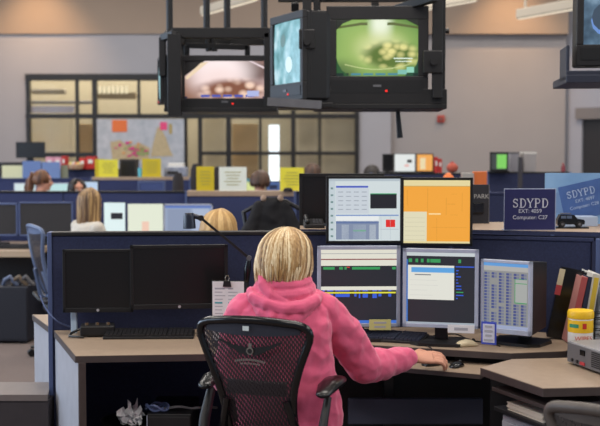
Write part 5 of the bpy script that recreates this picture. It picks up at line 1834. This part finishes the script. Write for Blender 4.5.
# PARK sign
pk = thing('name_sign', 'black sign lettered PARK behind the orange-screen monitor', 'sign', (pt(475, 220, 6.0).x, 6.0, ZL), 0, None)
hk = pt(474, 184.5, 6.0).z - ZL
MB().box((0, .006, hk / 2), (.15, .012, hk)).box((0, .03, .004), (.15, .07, .008)).build('panel', mat('charcoal_board', (40, 40, 46), .5), pk, bevel=.002)
MB().box((.0, -.008, hk * .4), (.09, .02, .06)).build('clip_box', blackgloss, pk, bevel=.006)
MB().box((.074, -.001, hk / 2), (.004, .004, hk)).build('edge_strip', silverdark, pk)
MB().text('PARK', .034, Matrix.Translation((.033, -.001, hk * .69)) @ UPRIGHT, 0).build('lettering', mat('lettering_grey', (170, 168, 164), .6), pk)
# model car
mcp = gz(570, 227.5, ZL)
car = thing('model_car', 'small black model off-road vehicle on the ledge beside the navy sign', 'toy car', (mcp.x - .015, mcp.y - .05, ZL), R(0))
MB().box((-.005, 0, .004), (.19, .075, .008)).build('plinth', blackgloss, car, bevel=.002)
mb = MB()
prof = [(-.065, .02), (.07, .02), (.072, .036), (.066, .044), (.035, .048), (.018, .068), (-.05, .07), (-.062, .048), (-.066, .04)]
mb.prism(prof, -.024, .024, M=Matrix.Rotation(math.pi / 2, 4, 'X'))
mb.build('car_body', blackgloss, car, bevel=.003)
mb = MB()
for x0, x1 in ((-.048, -.024), (-.02, .006)):
    mb.box(((x0 + x1) / 2, -.0242, .057), (x1 - x0, .002, .014))
mb.build('window', mat('toy_glass', (90, 104, 128), .1), car)
MB().box((-.02, 0, .074), (.05, .035, .004)).build('roof_rack', silverdark, car)
for x in (-.042, .044):
    for y in (-.024, .024):
        wh_ = MB().tube([(x, y - .006, .022), (x, y + .006, .022)], .0145, 16).build('wheel', black, car)
        MB().tube([(x, y - .0068, .022), (x, y - .0055, .022)], .007, 10).build('hubcap', silverdark, wh_)
# small pale paper stack behind car
ps = thing('paper_stack', 'pale blue paper pile behind the model car on the ledge', 'paper', (pt(573, 216, 6.05).x - .02, 5.83, ZL))
MB().box((0, 0, .025), (.16, .12, .05)).build('sheets', mat('pale_blue_paper', (176, 192, 216), .7), ps, bevel=.003)
# dark phone on ledge under black monitor
dp = thing('desk_phone', 'dark telephone on the ledge left of the white-form monitor', 'telephone', (pt(314, 226, 5.64).x, 5.66, ZL), R(5))
MB().add([(-.05, -.04, 0), (.05, -.04, 0), (.05, .05, 0), (-.05, .05, 0), (-.05, -.04, .02), (.05, -.04, .02), (.05, .05, .045), (-.05, .05, .045)], [(3, 2, 1, 0), (4, 5, 6, 7), (0, 1, 5, 4), (1, 2, 6, 5), (2, 3, 7, 6), (3, 0, 4, 7)]).build('body', dark, dp, bevel=.004)
MB().tube([(-.035, -.03, .035), (-.035, .0, .045), (-.035, .04, .055)], [.013, .008, .013], 8, round_=True).build('handset', black, dp, smooth=True)
mb = MB()
for i in range(3):
    for j in range(4):
        mb.box((.0 + i * .016, -.022 + j * .015, .028 + j * .004), (.01, .009, .006))
mb.build('keypad', silverdark, dp)

# ------------------------------------------------------------------ under the desks
pc1 = thing('computer_tower', 'black computer tower under the left desk, near the chair', 'computer', (pt(172, 420, 5.05).x, 5.12, 0))
MB().box((0, 0, .23), (.2, .36, .44)).build('case', black, pc1, bevel=.006)
MB().box((0, -.183, .23), (.19, .01, .42)).build('front_panel', dark, pc1, bevel=.004)
MB().box((-.097, -.188, .23), (.004, .006, .43)).build('edge_strip', silver, pc1)
MB().tube([(-.02, -.192, .36), (-.02, -.186, .36)], .012, 12).build('power_button', silverdark, pc1)
for x in (-.08, .08):
    MB().box((x, 0, .005), (.03, .3, .01)).build('foot', black, pc1)
cable('grey-blue cable coil on top of the computer tower under the desk', [V(pc1.location.x - .06 + .05 * math.cos(k * .9), 5.0 + .03 * math.sin(k * .9), .455 + .012 * (k % 3)) for k in range(14)], .007, navytrim, group='cables under the desk')
cable('grey cable running along the tower top under the desk', [V(pc1.location.x - .03, 5.0, .458), V(pc1.location.x + .04, 4.99, .47), V(pc1.location.x + .09, 5.02, .456), V(pc1.location.x + .16, 5.05, .455), V(pc1.location.x + .2, 5.1, .44)], .006, silverdark, group='cables under the desk')
wbp = pt(131, 420, 4.98)
wb = thing('waste_basket', 'dark waste basket under the left desk end', 'basket', (wbp.x - .01, 5.03, 0))
MB().lathe([(.09, 0), (.1, .005), (.13, .40), (.135, .405), (.125, .40), (.096, .012), (.01, .01)], 24).build('bin', black, wb, smooth=True)
for k, (dx, dy, s_) in enumerate(((-.03, -.03, 1.0), (.035, -.02, .8), (.01, .03, .9))):
    cr_ = thing('crumpled_paper', ['crumpled white paper leaning left in the waste basket', 'crumpled white paper with an upright point in the waste basket', 'crumpled white paper at the back of the waste basket'][k], 'paper', (wb.location.x + .01 + dx * .7, 5.03 + dy, .385), k * .9, 'crumpled papers in the basket')
    mb = MB()
    rg = random.Random(k + 20)
    n = 6
    vs = []
    for j in range(n + 1):
        for i in range(n + 1):
            vs.append(V((i / n - .5) * .07 * s_ + rg.uniform(-.01, .01), rg.uniform(-.018, .018), (j / n) * .075 * s_ * (1 + .5 * (i == 4) ) + rg.uniform(-.008, .008)))
    mb.add(vs, [(j * (n + 1) + i, j * (n + 1) + i + 1, (j + 1) * (n + 1) + i + 1, (j + 1) * (n + 1) + i) for j in range(n) for i in range(n)])
    o = mb.build('sheet', paper, cr_)
    so = o.modifiers.new('s', 'SOLIDIFY')
    so.thickness = .001
# tower in the aisle at left
pc2 = thing('computer_tower', 'dark computer tower standing on the floor under the second-row desk, left edge', 'computer', (pt(14, 340, 9.55).x - .02, 9.6, 0), R(-4))
MB().box((0, 0, .25), (.42, .5, .46)).build('case', mat('blue_black_case', (30, 32, 42), .5), pc2, bevel=.008)
MB().box((-.15, -.252, .25), (.01, .006, .44)).build('edge_strip', silver, pc2)
MB().box((0.03, -.253, .25), (.34, .006, .42)).build('front_panel', mat('blue_black_case', (30, 32, 42), .5), pc2)
for x in (-.15, .15):
    MB().box((x, 0, .01), (.05, .4, .02)).build('foot', black, pc2)
for k, (x0, c_, lb) in enumerate(((8, (96, 106, 130), 'grey-blue'), (17, (112, 96, 78), 'brown'), (24, (90, 88, 90), 'grey'))):
    q = pt(x0, 286, 9.4)
    tag(MB().tube([V(q.x - .05, 9.45, .49), V(q.x - .03, 9.42, .53), V(q.x + .02, 9.4, .56), V(q.x + .04, 9.42, .52), V(q.x + .07, 9.43, .49)], .018, 8, round_=True).build('cable_bundle', mat('bundle_%d' % k, c_, .6), smooth=True), '%s bundle of cable on the left-edge computer tower' % lb, 'cable', 'cable bundles on the far tower')
keyboard('dark keyboard on the second-row desk at the left edge', (ppx(12, 10.2), 10.05, .74), 0, w=.4, d=.15)

# jacket over a chair beyond the near divider
jk = thing('office_chair', 'office chair draped out of sight beyond the divider, under the black jacket', 'chair', (pt(272, 220, 7.3).x, 7.45, 0), R(5))
MB().tube([(-.16, -.2, .98), (-.2, -.2, 1.22), (-.07, -.2, 1.29), (.07, -.2, 1.29), (.2, -.2, 1.22), (.16, -.2, .98)], .016, 8, close=True).build('back_frame', dark, jk, smooth=True)
MB().box((0, 0, .5), (.5, .48, .07)).build('seat', dark, jk, bevel=.02)
MB().bar((0, -.2, .47), (0, -.2, 1.0), .07, .02).build('back_support', dark, jk)
MB().tube([(0, 0, .08), (0, 0, .48)], .03, 10).build('column', darkmetal, jk)
for k in range(5):
    a_ = k * 1.2566
    MB().tube([(0, 0, .1), (.3 * math.cos(a_), .3 * math.sin(a_), .04)], [.03, .02], 8, round_=True).build('leg', dark, jk)
ja = thing('jacket', 'black jacket hung over a chair back, right of the golden-haired head', 'jacket', (jk.location.x, 7.25, 0), R(5))
mb = MB()
mb.ovals([(V(0, 0, .75), .17, .05), (V(0, 0, .95), .175, .055), (V(0, 0, 1.12), .15, .06), (V(0, 0, 1.22), .10, .065), (V(0, 0, 1.29), .055, .05), (V(0, .0, 1.315), .03, .03)], 24)
mb.tube([V(-.08, -.01, 1.25), V(-.15, -.02, 1.1), V(-.18, -.03, .85)], [.04, .045, .04], 12, round_=True).tube([V(.08, -.01, 1.25), V(.15, -.02, 1.1), V(.17, -.03, .85)], [.04, .045, .04], 12, round_=True)
organic(mb, 'shell', mat('black_cloth', (26, 25, 28), .9, var=.15, scale=15), ja, .009, 3, fold(11, .012, 4))
for s_ in (-1, 1):
    MB().ball((s_ * .055, -.02, 1.31), (.02, .02, .022)).build('collar_trim', mat('beige_trim', (176, 150, 130), .8), ja, smooth=True)

# ------------------------------------------------------------------ notices and clutter on the far dividers
def notice(label, x0, x1, y0, y1, Y, m, z0, printed=True, name='notice', group='paper notices standing on the dividers', rz=0):
    xm = (x0 + x1) / 2
    h_ = pt(xm, y0, Y).z - z0
    w_ = (x1 - x0) * Y / F
    t = thing(name, label, 'notice' if name == 'notice' else name.replace('_', ' '), (pt(xm, y0, Y).x, Y, z0), rz, group)
    MB().box((0, 0, h_ / 2), (w_, .006, h_)).box((0, .03, .003), (w_, .06, .006)).build('sheet', m, t)
    if printed:
        mb = MB()
        rg = random.Random(int(x0))
        for k in range(5):
            z_ = h_ * (.78 - k * .13)
            mb.box((0, -.004, z_), (w_ * rg.uniform(.4, .7), .002, h_ * .03))
        mb.build('print', mat('faint_print', (160, 152, 80), .8), t)
    return t
yel = mat('yellow_notice', (226, 216, 62), .7)
yeld = mat('mustard_notice', (204, 182, 34), .7)
Z3 = 1.286
notice('bright yellow notice left of the wall map foot, on the far tan cap', 98.5, 118, 159.5, 177, 13.95, yel, Z3)
notice('mustard-edged notice half hidden behind the bright yellow one', 95, 104, 159, 177, 14.0, yeld, Z3, False)
notice('mustard yellow notice below the map, second on the far tan cap', 142, 161, 158.5, 177, 13.95, yeld, Z3)
Z2c = Z2 + .005
notice('mustard notice with dark print, left of the large white notice', 196.5, 214, 166.5, 190, 10.93, yeld, Z2c)
notice('large white notice standing between the two yellow ones', 219, 246.5, 167, 192, 10.88, mat('white_notice', (226, 232, 222), .7), Z2c)
notice('yellow notice nearest the blank black monitor', 280, 304, 167.5, 191, 10.93, yel, Z2c)
Z3l = 1.271
notice('cream notice at the far left above the dividers', 2, 22.5, 165.5, 178, 14.0, mat('cream_notice', (216, 216, 176), .7), Z3l, False)
bl = mat('blue_folder', (104, 128, 178), .7)
notice('left of two slate-blue folders above the ponytailed head', 22.5, 41, 161, 178, 13.98, bl, Z3l, False, 'folder', 'folders on the left divider')
notice('right of two slate-blue folders, wider, above the cyan screen', 42, 60, 162, 178, 13.96, mat('blue_folder_two', (112, 136, 184), .7), Z3l, False, 'folder', 'folders on the left divider')
notice('grey-green card between the blue folder and basket', 60.5, 68, 165, 178, 14.0, mat('olive_card', (128, 130, 108), .7), Z3l, False, 'folder', 'folders on the left divider')
def lump(name, label, cat, x0, x1, y0, y1, Y, m, depth=.15, z0=None, group=None, kind='box'):
    xm = (x0 + x1) / 2
    b_, t_ = pt(xm, y1, Y), pt(xm, y0, Y)
    if z0 is not None:
        b_.z = z0
    w_, h_ = (x1 - x0) * Y / F, t_.z - b_.z
    t = thing(name, label, cat, (b_.x, Y + depth / 2, b_.z), 0, group)
    return t, w_, h_, depth
def binder(label, x0, x1, y0, y1, Y, m, z0, group='binders behind the far notices'):
    t, w_, h_, d_ = lump('ring_binder', label, 'binder', x0, x1, y0, y1, Y, m, .22, z0, group)
    MB().box((0, -.11, h_ / 2), (w_, .01, h_)).box((-w_ / 2 + .003, 0, h_ / 2), (.006, .22, h_)).box((w_ / 2 - .003, 0, h_ / 2), (.006, .22, h_)).build('cover', m, t, bevel=.002)
    MB().box((0, .005, h_ / 2), (w_ * .8, .2, h_ * .94)).build('pages', paper, t)
    MB().box((0, -.118, h_ * .6), (w_ * .5, .002, h_ * .3)).build('spine_label', white, t)
pkm = mat('binder_pink', (214, 150, 166), .6)
rdm = mat('binder_red', (190, 44, 40), .6)
far = thing('shelf', 'long dark shelf unit carrying the pink and red binders at the left', 'shelf', (ppx(84, 15), 15.05, 0))
MB().box((0, 0, .675), (1.6, .35, 1.35)).build('body', navydark, far, bevel=.01)
MB().box((0, 0, 1.36), (1.62, .37, .02)).build('top', dark, far)
ZS = 1.37
binder('pale pink binder at the left of the far shelf', 46, 53.5, 157, 171, 14.85, pkm, ZS)
binder('second pale pink binder, beside a narrow red one', 54, 61.5, 157, 171, 14.85, pkm, ZS)
binder('narrow red binder between pink binders and the basket', 62, 65.5, 156, 171, 14.85, rdm, ZS)
binder('broad red binder behind the bright yellow notice', 86, 95, 156.5, 171, 14.85, rdm, ZS)
binder('second broad red binder, left of its twin', 79.5, 85.5, 158, 171, 14.85, rdm, ZS)
t, w_, h_, d_ = lump('basket', 'pale yellow and white basket of packets among the red binders', 'basket', 67, 83, 162, 172, 14.7, None, .16, ZS)
MB().ovals([(V(0, 0, 0), w_ * .38, .06), (V(0, 0, h_ * .4), w_ * .48, .08), (V(0, 0, h_ * .7), w_ * .5, .08)], 18).build('bowl', mat('basket_cream', (206, 190, 150), .8, rgb2=(200, 120, 100), scale=30), t, smooth=True)
for k in range(5):
    MB().box(((k - 2) * w_ * .17, -.02, h_ * .8), (w_ * .2, .03, h_ * .35), rot=Matrix.Rotation(R(k * 25 - 50), 3, 'Y')).build('packet', mat('packet_%d' % k, [(226, 210, 120), (220, 214, 200), (206, 120, 90), (232, 200, 110), (210, 206, 196)][k], .5), t, bevel=.003)
t, w_, h_, d_ = lump('dark_box', 'dark speaker-like box behind the two far yellow notices', 'box', 119.5, 137, 159, 177, 14.2, None, .2, 1.28)
MB().box((0, 0, h_ / 2), (w_, .2, h_)).build('case', mat('speaker_case', (60, 54, 52), .7), t, bevel=.006)
MB().box((0, -.102, h_ / 2), (w_ * .75, .006, h_ * .8)).build('grille', black, t)
MB().box((0, .0, -.64), (w_ * 1.5, .15, 1.28)).build('stand', navydark, t)
t, w_, h_, d_ = lump('cup', 'small cyan cup between the dark box and mustard notice', 'cup', 137.5, 142.5, 168, 177, 13.95, None, .04, Z3)
MB().lathe([(w_ * .4, 0), (w_ * .5, h_), (w_ * .44, h_), (w_ * .36, .006)], 14).build('cup_wall', mat('cup_cyan', (96, 184, 196), .5), t, smooth=True)
for k in range(2):
    MB().tube([(.01 * (k * 2 - 1), 0, .01), (.014 * (k * 2 - 1), 0, h_ + .05)], .004, 6).build('pen', bl, t)
t, w_, h_, d_ = lump('office_equipment', 'pale grey printer right of the mustard notice, below the map', 'printer', 164, 186, 163, 176, 14.1, None, .3, 1.285)
MB().box((0, 0, h_ * .35), (w_, .3, h_ * .7)).build('body', mat('printer_grey', (160, 166, 178), .6, rgb2=(110, 120, 146), scale=14), t, bevel=.01)
MB().box((0, .03, h_ * .82), (w_ * .7, .2, h_ * .3)).build('lid', white, t, bevel=.008)
MB().box((-w_ * .1, -.155, h_ * .3), (w_ * .5, .01, h_ * .2)).build('paper_slot', dark, t)
MB().box((0, 0.02, -.64), (w_ * 1.1, .12, 1.27)).build('stand', navydark, t)
t.name = 'printer'
# chairs seen beyond the row-two notices
def far_chair(label, x0, x1, y0, Y, m):
    xm = (x0 + x1) / 2
    w_ = (x1 - x0) * Y / F
    zt = pt(xm, y0, Y).z
    t = thing('office_chair', label, 'chair', (pt(xm, y0, Y).x, Y, 0), R(15), 'far office chairs')
    MB().ovals([(V(0, 0, zt - .4), w_ * .4, .04), (V(0, 0, zt - .25), w_ * .5, .045), (V(0, 0, zt - .08), w_ * .46, .045), (V(0, 0, zt - .01), w_ * .3, .03)], 16).build('backrest', m, t, smooth=True)
    MB().box((0, .25, .48), (w_, .44, .07)).build('seat', m, t, bevel=.02)
    MB().tube([(0, .2, .06), (0, .2, .46)], .03, 8).build('column', black, t)
    MB().bar((0, .04, .46), (0, .03, zt - .3), .06, .03).build('back_support', black, t)
    for k in range(5):
        a_ = k * 1.2566
        MB().tube([(0, .2, .09), (.28 * math.cos(a_), .2 + .28 * math.sin(a_), .035)], [.028, .018], 6, round_=True).build('leg', black, t)
far_chair('dark high-backed chair just left of the mustard notice', 190, 204, 163, 13.2, mat('charcoal_cloth', (50, 46, 48), .9))
far_chair('dark chair between the mustard and white notices', 213, 222, 166, 14.8, mat('charcoal_cloth', (50, 46, 48), .9))
far_chair('dark chair right of the far printer', 172, 184, 172, 12.6, mat('charcoal_cloth', (50, 46, 48), .9))
# telephone on tan cap
t, w_, h_, d_ = lump('telephone', 'dark round handset knob below the yellow notice nearest the black monitor', 'telephone', 283, 293, 187, 193, 10.8, None, .06, Z2c)
MB().ball((0, .0, h_ * .45), (w_ * .45, .035, h_ * .45)).build('handset', black, t, smooth=True)
MB().box((0, .0, .006), (w_, .07, .012)).build('base', dark, t, bevel=.003)

# right-hand far clutter
ZR = 1.347
binder('red binder right of the far orange screen', 434.5, 438, 157, 172, 13.5, rdm, ZR, 'binders right of the far screens')
binder('second red binder right of the far orange screen, shorter', 438.5, 442, 159, 172, 13.5, rdm, ZR, 'binders right of the far screens')
t, w_, h_, d_ = lump('first_aid_pouch', 'soft red pouch on the divider right of the red binders', 'pouch', 447, 459, 163, 169, 13.45, None, .12, ZR)
MB().ball((0, 0, h_ * .5), (w_ * .5, .06, h_ * .5)).build('pouch', mat('soft_red', (176, 84, 66), .8), t, smooth=True)
MB().tube([(-w_ * .2, 0, h_ * .9), (0, 0, h_ * 1.15), (w_ * .2, 0, h_ * .9)], .008, 6).build('handle', rdm, t)
t.name = 'red_pouch'
t, w_, h_, d_ = lump('paper_stack', 'white paper pile right of the red pouch, leaning back', 'paper', 462, 474, 173, 186, 9.58, None, .08, 1.27)
MB().box((0, 0, h_ / 2), (w_, .07, h_)).build('sheets', mat('grey_paper', (176, 172, 166), .8), t, bevel=.004)
t, w_, h_, d_ = lump('orange_folder', 'bright orange folder above the black sign', 'folder', 473, 487, 171.5, 187, 9.6, None, .03, 1.27)
MB().box((0, 0, h_ / 2), (w_, .03, h_)).build('cover', mat('folder_orange', (226, 118, 58), .7), t, bevel=.003)
MB().box((0, -.016, h_ * .1), (w_ * .9, .002, h_ * .1)).build('tab', white, t)
t, w_, h_, d_ = lump('hat', 'small orange cap just above the orange-screen monitor', 'hat', 442, 457, 173, 180, 9.55, None, .14, 1.27)
MB().ovals([(V(0, 0, 0), w_ * .5, .07), (V(0, 0, h_ * .5), w_ * .46, .065), (V(0, 0, h_ * .85), w_ * .3, .045), (V(0, 0, h_), w_ * .1, .02)], 18).build('crown', mat('folder_orange', (226, 118, 58), .7), t, smooth=True)
MB().box((0, -.09, .006), (w_ * .7, .07, .01)).build('brim', mat('folder_orange', (226, 118, 58), .7), t, bevel=.003)
# grey machines and post at right
t, w_, h_, d_ = lump('storage_box', 'pale grey box left of a dark post on the far right divider', 'box', 510.5, 519, 153, 171, 13.4, None, .25, 1.362)
MB().box((0, 0, h_ / 2), (w_, .25, h_)).build('body', mat('box_grey', (150, 150, 158), .7), t, bevel=.006)
MB().box((0, 0, h_), (w_ * 1.06, .26, .02)).build('lid', silverdark, t)
t, w_, h_, d_ = lump('storage_box', 'pale grey box right of a dark post on the far right divider', 'box', 524, 536, 153, 171, 13.4, None, .25, 1.362)
MB().box((0, 0, h_ / 2), (w_, .25, h_)).build('body', mat('box_grey2', (162, 158, 158), .7), t, bevel=.006)
MB().box((0, 0, h_), (w_ * 1.06, .26, .02)).build('lid', white, t)
ps_ = thing('post', 'dark post between the two pale grey boxes', 'post', (ppx(521, 13.0), 13.0, 0))
MB().box((0, 0, .78), (.045, .045, pt(521, 157, 13).z - 0 - .0)).build('shaft', mat('post_dark', (58, 56, 62), .6), ps_)
ps_.children[0].location.z = pt(521, 157, 13).z / 2 - .78
MB().box((0, 0, .01), (.3, .3, .02)).build('base', darkmetal, ps_)
bj = thing('bottle', 'small red-capped bottle at the foot of the right wall', 'bottle', (ppx(577, 13.2), 13.3, 1.36))
MB().lathe([(.025, 0), (.025, .06), (.01, .08), (.01, .09)], 12).build('glass', mat('bottle_red', (130, 50, 60), .4), bj, smooth=True)
MB().lathe([(.012, 0), (.012, .015)], 10, (0, 0, .088)).build('cap', rdm, bj)
bj.location = (ppx(566, 13.3), 13.4, 1.36)
